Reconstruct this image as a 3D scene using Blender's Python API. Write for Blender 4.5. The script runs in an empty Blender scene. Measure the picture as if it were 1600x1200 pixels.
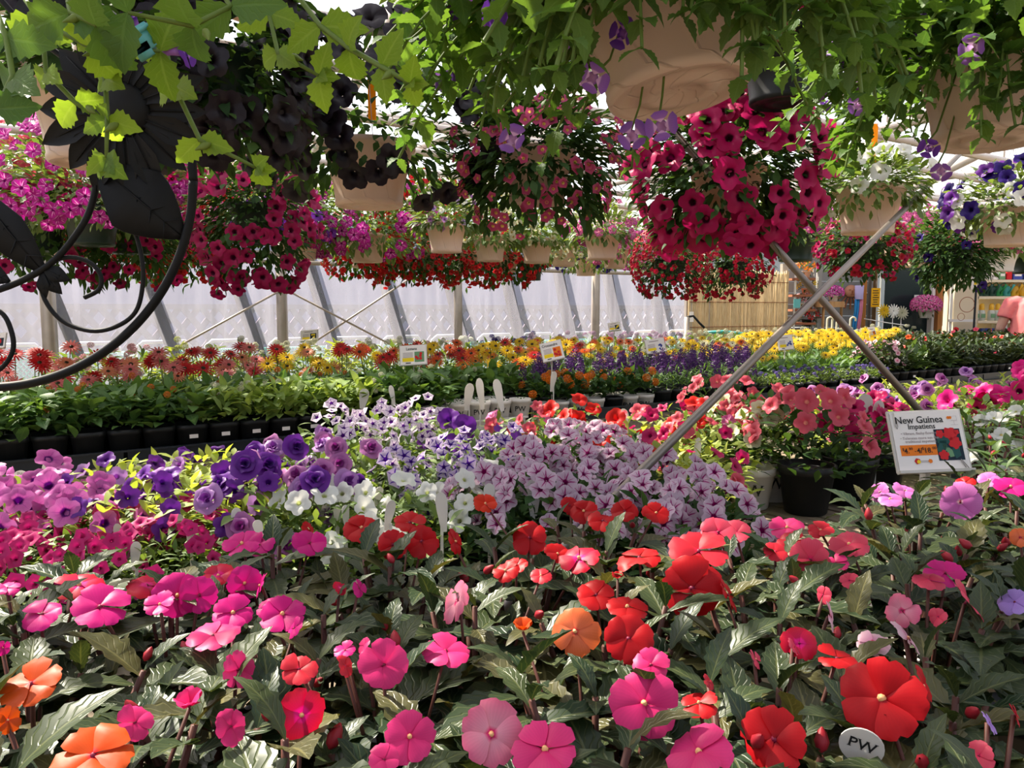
import bpy, math, random
import numpy as np
from mathutils import Vector, Matrix

random.seed(11); rng = np.random.default_rng(11)
S = bpy.context.scene
COL = S.collection
# ------------------------------------------------------------------ camera, world, sun, exposure
FPX = 1209.0; PITCH = math.atan(118/1209); CZ = 1.35
cam_d = bpy.data.cameras.new('camera'); cam = bpy.data.objects.new('camera', cam_d); COL.objects.link(cam)
cam_d.sensor_width = 36; cam_d.lens = 36*FPX/1600; cam_d.clip_start = .02; cam_d.clip_end = 300
cam.location = (0, 0, CZ); cam.rotation_euler = (math.pi/2-PITCH, 0, 0); S.camera = cam
W = bpy.data.worlds.new('sky'); S.world = W; W.use_nodes = True
wn = W.node_tree.nodes; wl = W.node_tree.links
sky = wn.new('ShaderNodeTexSky'); sky.sky_type = 'NISHITA'; sky.sun_disc = False
SUN_AZ, SUN_EL = math.radians(-52), math.radians(50)      # azimuth from the view direction, elevation
sky.sun_elevation = SUN_EL; sky.sun_rotation = SUN_AZ; sky.air_density = 1.0; sky.dust_density = 3.5
wl.new(sky.outputs[0], wn['Background'].inputs[0]); wn['Background'].inputs[1].default_value = .15
sun_d = bpy.data.lights.new('sun', 'SUN'); sun_d.energy = 10.0; sun_d.angle = .02; sun_d.color = (1, .91, .75)
sun = bpy.data.objects.new('sun', sun_d); COL.objects.link(sun)
sdir = Vector((math.sin(SUN_AZ)*math.cos(SUN_EL), math.cos(SUN_AZ)*math.cos(SUN_EL), math.sin(SUN_EL)))
sun.rotation_euler = sdir.to_track_quat('Z', 'Y').to_euler(); sun.location = sdir*30
vs = S.view_settings; vs.view_transform = 'Standard'; vs.look = 'None'; vs.gamma = 1; vs.use_curve_mapping = False
vs.exposure = 0.76
S.cycles.max_bounces = 8; S.cycles.transparent_max_bounces = 12; S.cycles.diffuse_bounces = 3
S.cycles.transmission_bounces = 4; S.cycles.glossy_bounces = 2; S.cycles.caustics_reflective = False; S.cycles.caustics_refractive = False

# ------------------------------------------------------------------ helpers
cp_, sp_ = math.cos(PITCH), math.sin(PITCH)
def ray(px, py):
    u = (px-800)/FPX; v = (600-py)/FPX
    return Vector((u, cp_+v*sp_, -sp_+v*cp_))
def at(px, py, Y):
    r = ray(px, py); return Vector((0, 0, CZ))+r*(Y/r.y)
def onz(px, py, z):
    r = ray(px, py); return Vector((0, 0, CZ))+r*((z-CZ)/r.z)
def proj(P):
    d = P-Vector((0, 0, CZ)); zc = d.y*cp_-d.z*sp_; yc = d.y*sp_+d.z*cp_
    return 800+FPX*d.x/zc, 600-FPX*yc/zc
TH = math.radians(57); DV = Vector((math.sin(TH), math.cos(TH), 0)); NV = Vector((-math.cos(TH), math.sin(TH), 0))
def gh(t, p, z): return DV*t+NV*p+Vector((0, 0, z))
def depth_on(px, p):
    u = (px-800)/FPX; return p/(NV.x*u+NV.y)
BZ = CZ-.62            # bench top
U = random.uniform
UP = Vector((0, 0, 1))
ORD = 'first second third fourth fifth sixth seventh eighth ninth tenth eleventh twelfth thirteenth fourteenth fifteenth sixteenth seventeenth eighteenth nineteenth twentieth'.split()
ORD += ['twenty-'+w for w in ORD[:9]]+['thirtieth']+['thirty-'+w for w in ORD[:9]]+['fortieth']+['forty-'+w for w in ORD[:9]]+['fiftieth']+['fifty-'+w for w in ORD[:9]]+['sixtieth']+['sixty-'+w for w in ORD[:9]]

def tag(o, label=None, cat=None, group=None, kind=None):
    if label: o['label'] = label
    if cat: o['category'] = cat
    if group: o['group'] = group
    if kind: o['kind'] = kind
    return o
def link(name, data, parent=None, M=None):
    o = bpy.data.objects.new(name, data); COL.objects.link(o)
    if parent is not None: o.parent = parent
    if M is not None:
        if isinstance(M, Matrix): o.matrix_basis = M
        else: o.location = M
    return o
def thing(name, loc, label, cat, group=None, rz=0, kind=None):
    o = link(name, None, None, Vector(loc)); o.rotation_euler = (0, 0, rz); o.empty_display_size = .05
    return tag(o, label, cat, group, kind)
def frame(y, up=UP, loc=(0, 0, 0), s=1.0):
    """matrix with local +Y along y, +Z near up"""
    y = Vector(y).normalized(); x = y.cross(up)
    if x.length < 1e-4: x = y.cross(Vector((1, .1, 0)))
    x.normalize(); z = x.cross(y)
    M = Matrix(((x.x, y.x, z.x), (x.y, y.y, z.y), (x.z, y.z, z.z))) * s
    M = M.to_4x4(); M.translation = Vector(loc); return M
def face(n, loc, s=1.0, spin=None, sz=None):
    """matrix with local +Z along n"""
    n = Vector(n).normalized(); q = n.to_track_quat('Z', 'Y').to_matrix()
    q = q @ Matrix.Rotation(U(0, 6.28) if spin is None else spin, 3, 'Z')
    M = (q @ Matrix.Diagonal((s, s, s if sz is None else sz))).to_4x4(); M.translation = Vector(loc); return M

class MB:
    def __init__(s): s.v = []; s.f = []; s.uv = []
    def add(s, v, f, uv=None, M=None):
        b = len(s.v); s.v += [tuple(M @ Vector(p)) for p in v] if M is not None else [tuple(p) for p in v]
        s.f += [tuple(b+i for i in q) for q in f]; s.uv += list(uv) if uv is not None else [(0, 0)]*len(v); return s
    def box(s, c, size, M=None, rz=0):
        x, y, z = size[0]/2, size[1]/2, size[2]/2; R = Matrix.Rotation(rz, 4, 'Z'); R.translation = Vector(c)
        if M is not None: R = M @ R
        v = [(a*x, b*y, c_*z) for a in (-1, 1) for b in (-1, 1) for c_ in (-1, 1)]
        return s.add(v, [(0, 1, 3, 2), (4, 6, 7, 5), (0, 4, 5, 1), (2, 3, 7, 6), (0, 2, 6, 4), (1, 5, 7, 3)],
                     [(a, b) for a in (0, 1) for b in (0, 1) for _ in (0, 1)], R)
    def bar(s, a, b, r, n=6, r2=None):
        return s.tube([a, b], [r, r if r2 is None else r2], n)
    def beam(s, a, b, w, h):
        a = Vector(a); b = Vector(b); M = frame(b-a, UP, (a+b)/2); return s.box((0, 0, 0), (w, (b-a).length, h), M)
    def tube(s, pts, r, n=6, cap=True):
        pts = [Vector(p) for p in pts]; k = len(pts); rr = r if hasattr(r, '__len__') else [r]*k
        v = []; f = []; uv = []; ref = None
        for i, p in enumerate(pts):
            t = (pts[min(i+1, k-1)]-pts[max(i-1, 0)]).normalized()
            if ref is None: ref = t.orthogonal().normalized()
            ref = (ref-t*ref.dot(t));
            if ref.length < 1e-5: ref = t.orthogonal()
            ref.normalize(); b = t.cross(ref)
            for j in range(n):
                a = 2*math.pi*j/n; v.append(p+(ref*math.cos(a)+b*math.sin(a))*rr[i]); uv.append((j/n, i/max(k-1, 1)))
        for i in range(k-1):
            for j in range(n): f.append((i*n+j, i*n+(j+1) % n, (i+1)*n+(j+1) % n, (i+1)*n+j))
        if cap: f.append(tuple(range(n-1, -1, -1))); f.append(tuple((k-1)*n+j for j in range(n)))
        return s.add(v, f, uv)
    def lathe(s, prof, n=20, M=None, square=False, cap0=True):
        v = []; f = []; uv = []; k = len(prof)
        for i, (r, z) in enumerate(prof):
            for j in range(n):
                a = 2*math.pi*j/n; q = r
                if square: a += math.pi/n; q = r/max(abs(math.cos(a)), abs(math.sin(a))) if r > 0 else 0; q = min(q, r*1.32)
                v.append((q*math.cos(a), q*math.sin(a), z)); uv.append((j/n, i/(k-1)))
        for i in range(k-1):
            for j in range(n): f.append((i*n+j, i*n+(j+1) % n, (i+1)*n+(j+1) % n, (i+1)*n+j))
        if cap0: f.append(tuple(range(n-1, -1, -1)))
        return s.add(v, f, uv, M)
    def mesh(s, name, mat, smooth=True):
        me = bpy.data.meshes.new(name); me.from_pydata(s.v, [], s.f); me.materials.append(mat)
        l = me.uv_layers.new(name='UVMap'); idx = np.empty(len(me.loops), np.int32); me.loops.foreach_get('vertex_index', idx)
        l.data.foreach_set('uv', np.array(s.uv, np.float32)[idx].ravel())
        if smooth: me.polygons.foreach_set('use_smooth', [True]*len(me.polygons))
        return me
    def build(s, name, mat, parent=None, M=None, smooth=True): return link(name, s.mesh(name, mat, smooth), parent, M)

def np_quads(name, V, Fq, UVv, mat, smooth=True):
    me = bpy.data.meshes.new(name); n = len(Fq)
    me.vertices.add(len(V)); me.vertices.foreach_set('co', V.astype(np.float32).ravel())
    me.loops.add(n*4); me.loops.foreach_set('vertex_index', Fq.astype(np.int32).ravel())
    me.polygons.add(n); me.polygons.foreach_set('loop_start', np.arange(0, n*4, 4, dtype=np.int32))
    me.polygons.foreach_set('use_smooth', np.ones(n, bool) if smooth else np.zeros(n, bool))
    l = me.uv_layers.new(name='UVMap'); l.data.foreach_set('uv', UVv[Fq.ravel()].astype(np.float32).ravel())
    me.materials.append(mat); me.update(calc_edges=True); return me
def scatter(name, tmpl, mats, mat):
    """one mesh of many copies of a quad template; mats: list of 4x4"""
    tv, tf, tuv = tmpl; A = np.array([[list(r) for r in m] for m in mats]).reshape(-1, 4, 4); k = len(tv)
    V = np.einsum('nij,kj->nki', A[:, :3, :3], tv)+A[:, None, :3, 3]
    Fq = (tf[None]+(np.arange(len(A))*k)[:, None, None]).reshape(-1, 4)
    return np_quads(name, V.reshape(-1, 3), Fq, np.tile(tuv, (len(A), 1)), mat)

# ------------------------------------------------------------------ materials
MATS = {}
def newmat(name):
    m = bpy.data.materials.new(name); m.use_nodes = True; t = m.node_tree
    for n in list(t.nodes):
        if n.type != 'OUTPUT_MATERIAL': t.nodes.remove(n)
    return m, t.nodes, t.links, [n for n in t.nodes if n.type == 'OUTPUT_MATERIAL'][0]
def rgba(c): return (c[0], c[1], c[2], 1)
def srgb(*c): return tuple(((x/255)/12.92 if x/255 <= .04045 else ((x/255+.055)/1.055)**2.4) for x in c)
def mathn(N, L, op, a, b=None, c=None, clamp=False):
    n = N.new('ShaderNodeMath'); n.operation = op; n.use_clamp = clamp
    for i, x in enumerate((a, b, c)):
        if x is None: continue
        if isinstance(x, (int, float)): n.inputs[i].default_value = x
        else: L.new(x, n.inputs[i])
    return n.outputs[0]
def mixc(N, L, fac, a, b, blend='MIX'):
    n = N.new('ShaderNodeMix'); n.data_type = 'RGBA'; n.blend_type = blend
    for i, x in ((0, fac), (6, a), (7, b)):
        if isinstance(x, tuple): n.inputs[i].default_value = rgba(x)
        elif isinstance(x, (int, float)): n.inputs[i].default_value = x
        else: L.new(x, n.inputs[i])
    return n.outputs[2]
def rnd(N, L):
    g = N.new('ShaderNodeNewGeometry'); o = N.new('ShaderNodeObjectInfo')
    return mathn(N, L, 'FRACT', mathn(N, L, 'ADD', g.outputs['Random Per Island'], o.outputs['Random']))
def thin(N, L, out, col, trans, gloss, rough, tcol=None, nrm=None):
    d = N.new('ShaderNodeBsdfDiffuse'); t = N.new('ShaderNodeBsdfTranslucent'); m = N.new('ShaderNodeMixShader')
    L.new(col, d.inputs[0]); L.new(tcol if tcol is not None else col, t.inputs[0]); m.inputs[0].default_value = trans
    L.new(d.outputs[0], m.inputs[1]); L.new(t.outputs[0], m.inputs[2]); r = m.outputs[0]
    if gloss:
        g = N.new('ShaderNodeBsdfGlossy'); g.inputs['Roughness'].default_value = rough
        if nrm is not None: L.new(nrm, g.inputs['Normal']); L.new(nrm, d.inputs['Normal'])
        lw = N.new('ShaderNodeLayerWeight'); lw.inputs[0].default_value = .35
        f = mathn(N, L, 'MULTIPLY_ADD', lw.outputs['Facing'], gloss*1.6, gloss*.5)
        m2 = N.new('ShaderNodeMixShader'); L.new(f, m2.inputs[0]); L.new(r, m2.inputs[1]); L.new(g.outputs[0], m2.inputs[2]); r = m2.outputs[0]
    L.new(r, out.inputs[0])
def uvs(N, L):
    u = N.new('ShaderNodeUVMap'); s = N.new('ShaderNodeSeparateXYZ'); L.new(u.outputs[0], s.inputs[0]); return s.outputs[0], s.outputs[1]
def leafmat(name, c1, c2, vein=None, vstr=.5, trans=.35, gloss=.08, rough=.35, tgain=1.6):
    nrm = None; m, N, L, out = newmat(name); u, v = uvs(N, L); r = rnd(N, L)
    col = mixc(N, L, r, c1, c2)
    if vein:
        au = mathn(N, L, 'ABSOLUTE', mathn(N, L, 'SUBTRACT', u, .5))
        mid = mathn(N, L, 'MULTIPLY', mathn(N, L, 'SUBTRACT', .055, au), 30, clamp=True)
        ph = mathn(N, L, 'FRACT', mathn(N, L, 'MULTIPLY_ADD', au, -4.5, mathn(N, L, 'MULTIPLY', v, 8)))
        sv = mathn(N, L, 'MULTIPLY', mathn(N, L, 'SUBTRACT', .16, mathn(N, L, 'ABSOLUTE', mathn(N, L, 'SUBTRACT', ph, .5))), 6, clamp=True)
        k = mathn(N, L, 'MULTIPLY', mathn(N, L, 'MAXIMUM', mid, mathn(N, L, 'MULTIPLY', sv, .55)), vstr)
        col = mixc(N, L, k, col, vein)
        bp = N.new('ShaderNodeBump'); bp.inputs['Strength'].default_value = .32; bp.inputs['Distance'].default_value = .003; bp.invert = True
        L.new(mathn(N, L, 'MAXIMUM', mid, mathn(N, L, 'MULTIPLY', sv, .8)), bp.inputs['Height']); nrm = bp.outputs[0]
    tc = mixc(N, L, 1.0, col, (tgain*1.1, tgain*1.0, tgain*.45), 'MULTIPLY')
    thin(N, L, out, col, trans, gloss, rough, tc, nrm); MATS[name] = m; return m
def petalmat(name, base, tip=None, throat=None, tr=.2, star=None, sw=.25, trans=.35, gloss=.03, var=.12):
    kk = (.66 if name in ('p_red', 'p_coralred', 'p_orange', 'p_orange_red') else .82 if name.startswith('p_') else .72) if min(base) < .5 else 1.0; base = tuple(c*kk for c in base); tip = tuple(c*kk for c in tip) if tip else None
    """UV: u 0..1 across one petal, v 0..1 from the centre to the rim"""
    m, N, L, out = newmat(name); u, v = uvs(N, L); r = rnd(N, L)
    col = mixc(N, L, v, base, tip if tip else base)
    au = mathn(N, L, 'ABSOLUTE', mathn(N, L, 'SUBTRACT', u, .5))
    if star:
        wv = mathn(N, L, 'MULTIPLY', mathn(N, L, 'SUBTRACT', 1.02, v), sw)
        k = mathn(N, L, 'MULTIPLY', mathn(N, L, 'SUBTRACT', wv, au), 14, clamp=True)
        col = mixc(N, L, k, col, star)
    vn = mathn(N, L, 'MULTIPLY', mathn(N, L, 'SINE', mathn(N, L, 'MULTIPLY', u, 60)), .022)
    if throat:
        k = mathn(N, L, 'MULTIPLY', mathn(N, L, 'SUBTRACT', tr, v), 9, clamp=True)
        col = mixc(N, L, k, col, throat)
    g = mathn(N, L, 'ADD', mathn(N, L, 'MULTIPLY_ADD', r, 2*var, 1-var), vn)
    cg = N.new('ShaderNodeCombineColor')
    for i in range(3): L.new(g, cg.inputs[i])
    col = mixc(N, L, 1.0, col, cg.outputs[0], 'MULTIPLY')
    thin(N, L, out, col, trans, gloss, .45); MATS[name] = m; return m
def plain(name, c, rough=.5, spec=.4, metal=0, noise=0, scale=8, c2=None, stretch=None, bump=0, trans=0):
    m, N, L, out = newmat(name); b = N.new('ShaderNodeBsdfPrincipled'); L.new(b.outputs[0], out.inputs[0])
    b.inputs['Roughness'].default_value = rough; b.inputs['Metallic'].default_value = metal; b.inputs['Specular IOR Level'].default_value = spec
    b.inputs['Base Color'].default_value = rgba(c)
    if c2:
        tc = N.new('ShaderNodeTexCoord'); mp = N.new('ShaderNodeMapping'); L.new(tc.outputs['Object'], mp.inputs[0])
        if stretch: mp.inputs['Scale'].default_value = stretch
        n = N.new('ShaderNodeTexNoise'); n.inputs['Scale'].default_value = scale; n.inputs['Detail'].default_value = 5; L.new(mp.outputs[0], n.inputs[0])
        k = mathn(N, L, 'MULTIPLY_ADD', mathn(N, L, 'SUBTRACT', n.outputs[0], .5), 2.2, .5, clamp=True)
        o = N.new('ShaderNodeObjectInfo'); k = mathn(N, L, 'ADD', k, mathn(N, L, 'MULTIPLY_ADD', o.outputs['Random'], .4, -.2), clamp=True)
        L.new(mixc(N, L, k, c, c2), b.inputs['Base Color'])
        if bump:
            bp = N.new('ShaderNodeBump'); bp.inputs['Strength'].default_value = bump; bp.inputs['Distance'].default_value = .004
            L.new(n.outputs[0], bp.inputs['Height']); L.new(bp.outputs[0], b.inputs['Normal'])
    if trans:
        t = N.new('ShaderNodeBsdfTranslucent'); t.inputs[0].default_value = rgba(c); mx = N.new('ShaderNodeMixShader'); mx.inputs[0].default_value = trans
        L.new(b.outputs[0], mx.inputs[1]); L.new(t.outputs[0], mx.inputs[2]); L.new(mx.outputs[0], out.inputs[0])
    MATS[name] = m; return m
def film(name, clear, col, tint, streak=0):
    m, N, L, out = newmat(name); t = N.new('ShaderNodeBsdfTransparent'); t.inputs[0].default_value = rgba(tint)
    d = N.new('ShaderNodeBsdfTranslucent'); d.inputs[0].default_value = rgba(col); e = N.new('ShaderNodeBsdfDiffuse'); e.inputs[0].default_value = rgba(col)
    m1 = N.new('ShaderNodeMixShader'); m1.inputs[0].default_value = .3; L.new(d.outputs[0], m1.inputs[1]); L.new(e.outputs[0], m1.inputs[2])
    m2 = N.new('ShaderNodeMixShader'); m2.inputs[0].default_value = clear; L.new(m1.outputs[0], m2.inputs[1]); L.new(t.outputs[0], m2.inputs[2])
    if streak:
        tc = N.new('ShaderNodeTexCoord'); mp = N.new('ShaderNodeMapping'); mp.inputs['Scale'].default_value = (5, 5, .5); mp.inputs['Rotation'].default_value = (.1, .25, 0)
        n = N.new('ShaderNodeTexNoise'); n.inputs['Scale'].default_value = 3; n.inputs['Detail'].default_value = 6
        L.new(tc.outputs['Object'], mp.inputs[0]); L.new(mp.outputs[0], n.inputs[0])
        L.new(mathn(N, L, 'MULTIPLY_ADD', n.outputs[0], streak, clear-streak*.5, clamp=True), m2.inputs[0])
    L.new(m2.outputs[0], out.inputs[0]); MATS[name] = m; return m

plain('concrete', (.30, .25, .20), .9, .2, c2=(.20, .16, .12), scale=3, bump=.3)
plain('lawn', (.16, .22, .07), .9, .1, c2=(.30, .30, .12), scale=6)
plain('bench_wood', (.30, .24, .17), .8, .2, c2=(.17, .13, .09), scale=5, stretch=(14, 1.2, 14), bump=.4)
plain('tan_wood', (.50, .30, .14), .7, .2, c2=(.36, .19, .08), scale=5, stretch=(10, 10, 1))
plain('orange_wood', (.55, .24, .06), .6, .3, c2=(.38, .13, .03), scale=4, stretch=(12, 12, 1))
plain('bamboo', (.62, .47, .26), .6, .3, c2=(.45, .31, .14), scale=20, stretch=(4, 4, .6))
plain('alu', (.42, .37, .31), .5, .5, .5, c2=(.33, .28, .23), scale=10)
plain('pipe', (.62, .55, .50), .4, .5, .2)
plain('brace_steel', (.26, .22, .19), .42, .5, .7)
plain('black_iron', (.003, .0035, .0045), .55, .25)
plain('dark_pot', (.012, .013, .014), .45, .35)
plain('green_pot', (.010, .028, .018), .4, .4)
plain('tray_black', (.012, .018, .026), .4, .5)
plain('white_plastic', (.80, .76, .70), .4, .4, trans=.2)
plain('print_black', (.02, .02, .02), .6, .2)
plain('soil', (.03, .02, .012), .95, .1)
plain('paper', (.86, .80, .76), .6, .3)
plain('clear_holder', (.62, .58, .53), .25, .5)
plain('orange_print', srgb(238, 126, 36), .6, .2)
plain('yellow_print', srgb(244, 212, 40), .6, .2)
plain('red_print', srgb(205, 40, 45), .6, .2)
plain('teal_print', srgb(40, 84, 80), .6, .2)
plain('green_print', srgb(110, 150, 110), .6, .2)
plain('dark_print', srgb(28, 44, 56), .6, .2)
plain('blue_print', srgb(70, 84, 160), .6, .2)
plain('grey_print', srgb(165, 150, 150), .6, .2)
plain('yellow_card', srgb(245, 190, 20), .5, .3, trans=.3)
plain('yellow_tape', srgb(250, 180, 20), .5, .3, trans=.45)
plain('steel_wire', (.45, .42, .40), .4, .5, .8)
plain('teal_clip', (.12, .42, .42), .35, .4)
def potmat(name, c, ridge=True, trans=.25):
    m, N, L, out = newmat(name); b = N.new('ShaderNodeBsdfPrincipled'); b.inputs['Base Color'].default_value = rgba(c); b.inputs['Roughness'].default_value = .42
    u, v = uvs(N, L); ph = mathn(N, L, 'FRACT', mathn(N, L, 'MULTIPLY_ADD', u, 9, mathn(N, L, 'MULTIPLY', v, 2.2)))
    h = mathn(N, L, 'MULTIPLY', mathn(N, L, 'SUBTRACT', .06, mathn(N, L, 'ABSOLUTE', mathn(N, L, 'SUBTRACT', ph, .5))), 16, clamp=True)
    bp = N.new('ShaderNodeBump'); bp.inputs['Strength'].default_value = .55; bp.inputs['Distance'].default_value = .004; L.new(h, bp.inputs['Height']); L.new(bp.outputs[0], b.inputs['Normal'])
    t = N.new('ShaderNodeBsdfTranslucent'); t.inputs[0].default_value = rgba((c[0], c[1]*.86, c[2]*.75)); mx = N.new('ShaderNodeMixShader'); mx.inputs[0].default_value = trans
    L.new(b.outputs[0], mx.inputs[1]); L.new(t.outputs[0], mx.inputs[2]); L.new(mx.outputs[0], out.inputs[0]); MATS[name] = m
potmat('cream_pot', (.78, .61, .50))
film('wall_film', .64, (.44, .43, .52), (.96, .95, 1.0), .4)
film('roof_film', .72, (.9, .9, .95), (.97, .98, 1.0), 0)
# leaves
leafmat('leaf_impatiens', (.016, .036, .016), (.045, .062, .022), (.15, .17, .06), .5, .18, .045, .38)
leafmat('leaf_bronze', (.045, .045, .016), (.10, .095, .032), (.22, .20, .075), .5, .18, .045, .38)
leafmat('leaf_torenia', (.05, .12, .025), (.09, .17, .03), (.12, .22, .06), .4, .42, .03, .45, 2.0)
leafmat('leaf_torenia_pale', (.11, .20, .02), (.17, .27, .03), (.22, .32, .07), .4, .5, .025, .45, 2.1)
leafmat('leaf_petunia', (.09, .16, .04), (.17, .25, .06), None, .0, .35, .05, .5)
leafmat('leaf_dark', (.022, .060, .018), (.055, .11, .03), None, 0, .35, .015, .5)
leafmat('leaf_lime', (.24, .32, .05), (.36, .42, .09), None, 0, .4, .04, .5)
leafmat('leaf_lantana', (.055, .13, .035), (.12, .22, .05), (.16, .27, .08), .35, .32, .04, .42)
leafmat('leaf_lantana_pale', (.19, .29, .07), (.30, .40, .11), (.3, .42, .14), .3, .32, .03, .45)
leafmat('leaf_white_impatiens', (.05, .11, .03), (.10, .17, .045), (.2, .27, .09), .35, .28, .05, .4)
plain('stem_green', (.16, .24, .05), .5, .3, trans=.3)
plain('stem_red', (.10, .035, .025), .5, .3)
# petals
P_ = petalmat
P_('p_red', srgb(216, 14, 26), srgb(228, 24, 34), srgb(150, 4, 20), .16, trans=.3)
P_('p_redmag', srgb(222, 14, 90), srgb(226, 24, 50), srgb(230, 20, 130), .3, trans=.3)
P_('p_magenta', srgb(226, 22, 132), srgb(230, 30, 138), srgb(190, 8, 90), .16, trans=.3)
P_('p_hotpink', srgb(240, 44, 122), srgb(244, 62, 134), srgb(200, 16, 90), .16, trans=.3)
P_('p_coralred', srgb(232, 40, 58), srgb(236, 52, 72), srgb(220, 30, 70), .16, trans=.3)
P_('p_rose', srgb(236, 66, 96), srgb(240, 84, 110), srgb(220, 40, 90), .2, trans=.3)
P_('p_lightpink', srgb(246, 170, 186), srgb(242, 108, 146), srgb(214, 40, 110), .2, trans=.3)
P_('p_palepink', srgb(240, 150, 186), srgb(250, 206, 214), srgb(190, 30, 80), .2, trans=.3)
P_('p_orange', srgb(250, 86, 16), srgb(250, 98, 26), srgb(226, 30, 40), .16, trans=.3)
P_('p_peach', srgb(250, 130, 90), srgb(252, 120, 62), srgb(210, 40, 60), .16, trans=.3)
P_('p_orchid', srgb(226, 108, 196), srgb(240, 140, 216), srgb(250, 200, 200), .14, trans=.3)
P_('p_lilac', srgb(176, 132, 216), srgb(186, 150, 226), None, trans=.3)
P_('p_orange_red', srgb(236, 48, 22), srgb(240, 60, 30), None, trans=.3)
P_('p_white', (.80, .80, .74), (.84, .83, .78), (.62, .66, .22), .22, trans=.35)
P_('p_cream', (.80, .78, .46), (.84, .82, .62), (.60, .50, .08), .3, trans=.35)
P_('pet_hot', srgb(216, 16, 104), srgb(226, 24, 116), srgb(60, 0, 30), .34)
P_('pet_deep', srgb(170, 10, 84), srgb(184, 16, 96), srgb(70, 0, 40), .34)
P_('pet_star', srgb(206, 28, 160), srgb(212, 40, 170), srgb(120, 8, 100), .25, star=srgb(246, 170, 226), sw=.20)
P_('pet_pinkstar', srgb(236, 80, 170), srgb(240, 110, 180), srgb(250, 160, 190), .3, star=srgb(250, 190, 214), sw=.22)
P_('pet_red', srgb(222, 30, 40), srgb(230, 46, 50), srgb(150, 10, 20), .25)
P_('pet_crimson', srgb(190, 14, 50), srgb(206, 24, 62), srgb(240, 120, 60), .16)
P_('pet_black', (.010, .004, .010), (.014, .007, .016), None, trans=.06, gloss=.05)
P_('pet_violet', srgb(104, 30, 150), srgb(128, 52, 172), srgb(50, 6, 90), .3)
P_('pet_indigo', srgb(44, 14, 110), srgb(54, 20, 130), srgb(20, 4, 60), .3)
P_('pet_orchid', srgb(206, 66, 170), srgb(236, 128, 204), srgb(70, 4, 90), .38, star=srgb(150, 30, 140), sw=.10)
P_('pet_lav', srgb(186, 120, 206), srgb(206, 150, 220), srgb(110, 40, 130), .35)
P_('pet_dblpink', srgb(190, 90, 176), srgb(214, 136, 200), srgb(120, 30, 110), .4)
P_('pet_bordeaux', srgb(232, 186, 216), srgb(240, 212, 230), srgb(120, 6, 80), .30, star=srgb(160, 14, 110), sw=.24)
P_('pet_wstar', srgb(226, 196, 226), srgb(240, 224, 238), srgb(70, 14, 110), .36, star=srgb(98, 24, 134), sw=.24)
P_('pet_vstar', srgb(206, 170, 226), srgb(228, 206, 236), srgb(60, 10, 120), .34, star=srgb(74, 22, 146), sw=.36)
P_('pet_white', (.82, .81, .74), (.86, .85, .80), (.50, .55, .20), .22)
P_('pet_coral', srgb(238, 76, 100), srgb(246, 106, 124), srgb(244, 170, 150), .2)
P_('pet_raspberry', srgb(206, 20, 96), srgb(218, 34, 112), srgb(110, 0, 50), .28)
P_('pet_smallmag', srgb(206, 30, 116), srgb(216, 44, 128), srgb(130, 4, 70), .26)
P_('pet_yellowpale', (.78, .74, .40), (.82, .80, .56), (.5, .36, .04), .3)
P_('pet_calipink', srgb(212, 60, 120), srgb(226, 90, 140), srgb(240, 200, 110), .34)
P_('pet_scarlet', srgb(230, 26, 20), srgb(238, 42, 30), srgb(180, 10, 20), .2)
P_('tor_flower', srgb(190, 130, 220), srgb(160, 100, 214), srgb(226, 180, 230), .35)
P_('tor_violet', srgb(110, 50, 180), srgb(130, 70, 196), srgb(190, 130, 220), .3)
P_('g_red', srgb(206, 22, 28), srgb(220, 34, 34), None); P_('g_pink', srgb(240, 110, 110), srgb(248, 150, 140), None)
P_('g_yellow', srgb(250, 200, 10), srgb(252, 214, 30), None); P_('g_orange', srgb(240, 80, 20), srgb(246, 110, 30), None)
P_('g_bicolor', srgb(250, 190, 20), srgb(236, 50, 20), None); P_('g_salmon', srgb(246, 140, 100), srgb(250, 160, 120), None)
P_('f_orange', srgb(246, 120, 20), srgb(250, 140, 30), None); P_('f_purple', srgb(74, 36, 104), srgb(112, 66, 136), None)
P_('f_lav', srgb(120, 100, 180), srgb(140, 120, 200), None); P_('f_lantana', srgb(226, 80, 36), srgb(240, 150, 40), None)
P_('f_lime', (.55, .60, .14), (.70, .72, .25), None); P_('f_pinkmix', srgb(226, 130, 150), srgb(246, 200, 200), None)
P_('f_lilacmix', srgb(190, 140, 190), srgb(220, 190, 214), None); P_('f_creamy', (.72, .70, .42), (.8, .78, .6), None)
P_('g_centre', srgb(90, 80, 20), srgb(60, 30, 16), None); P_('f_white', (.8, .8, .74), (.84, .83, .78), None)
plain('eye_pale', srgb(236, 176, 120), .5); plain('eye_dark', srgb(120, 10, 50), .5); plain('bud_red', srgb(170, 36, 50), .5, trans=.2); plain('bud_green', srgb(120, 140, 60), .5, trans=.3)

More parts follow.
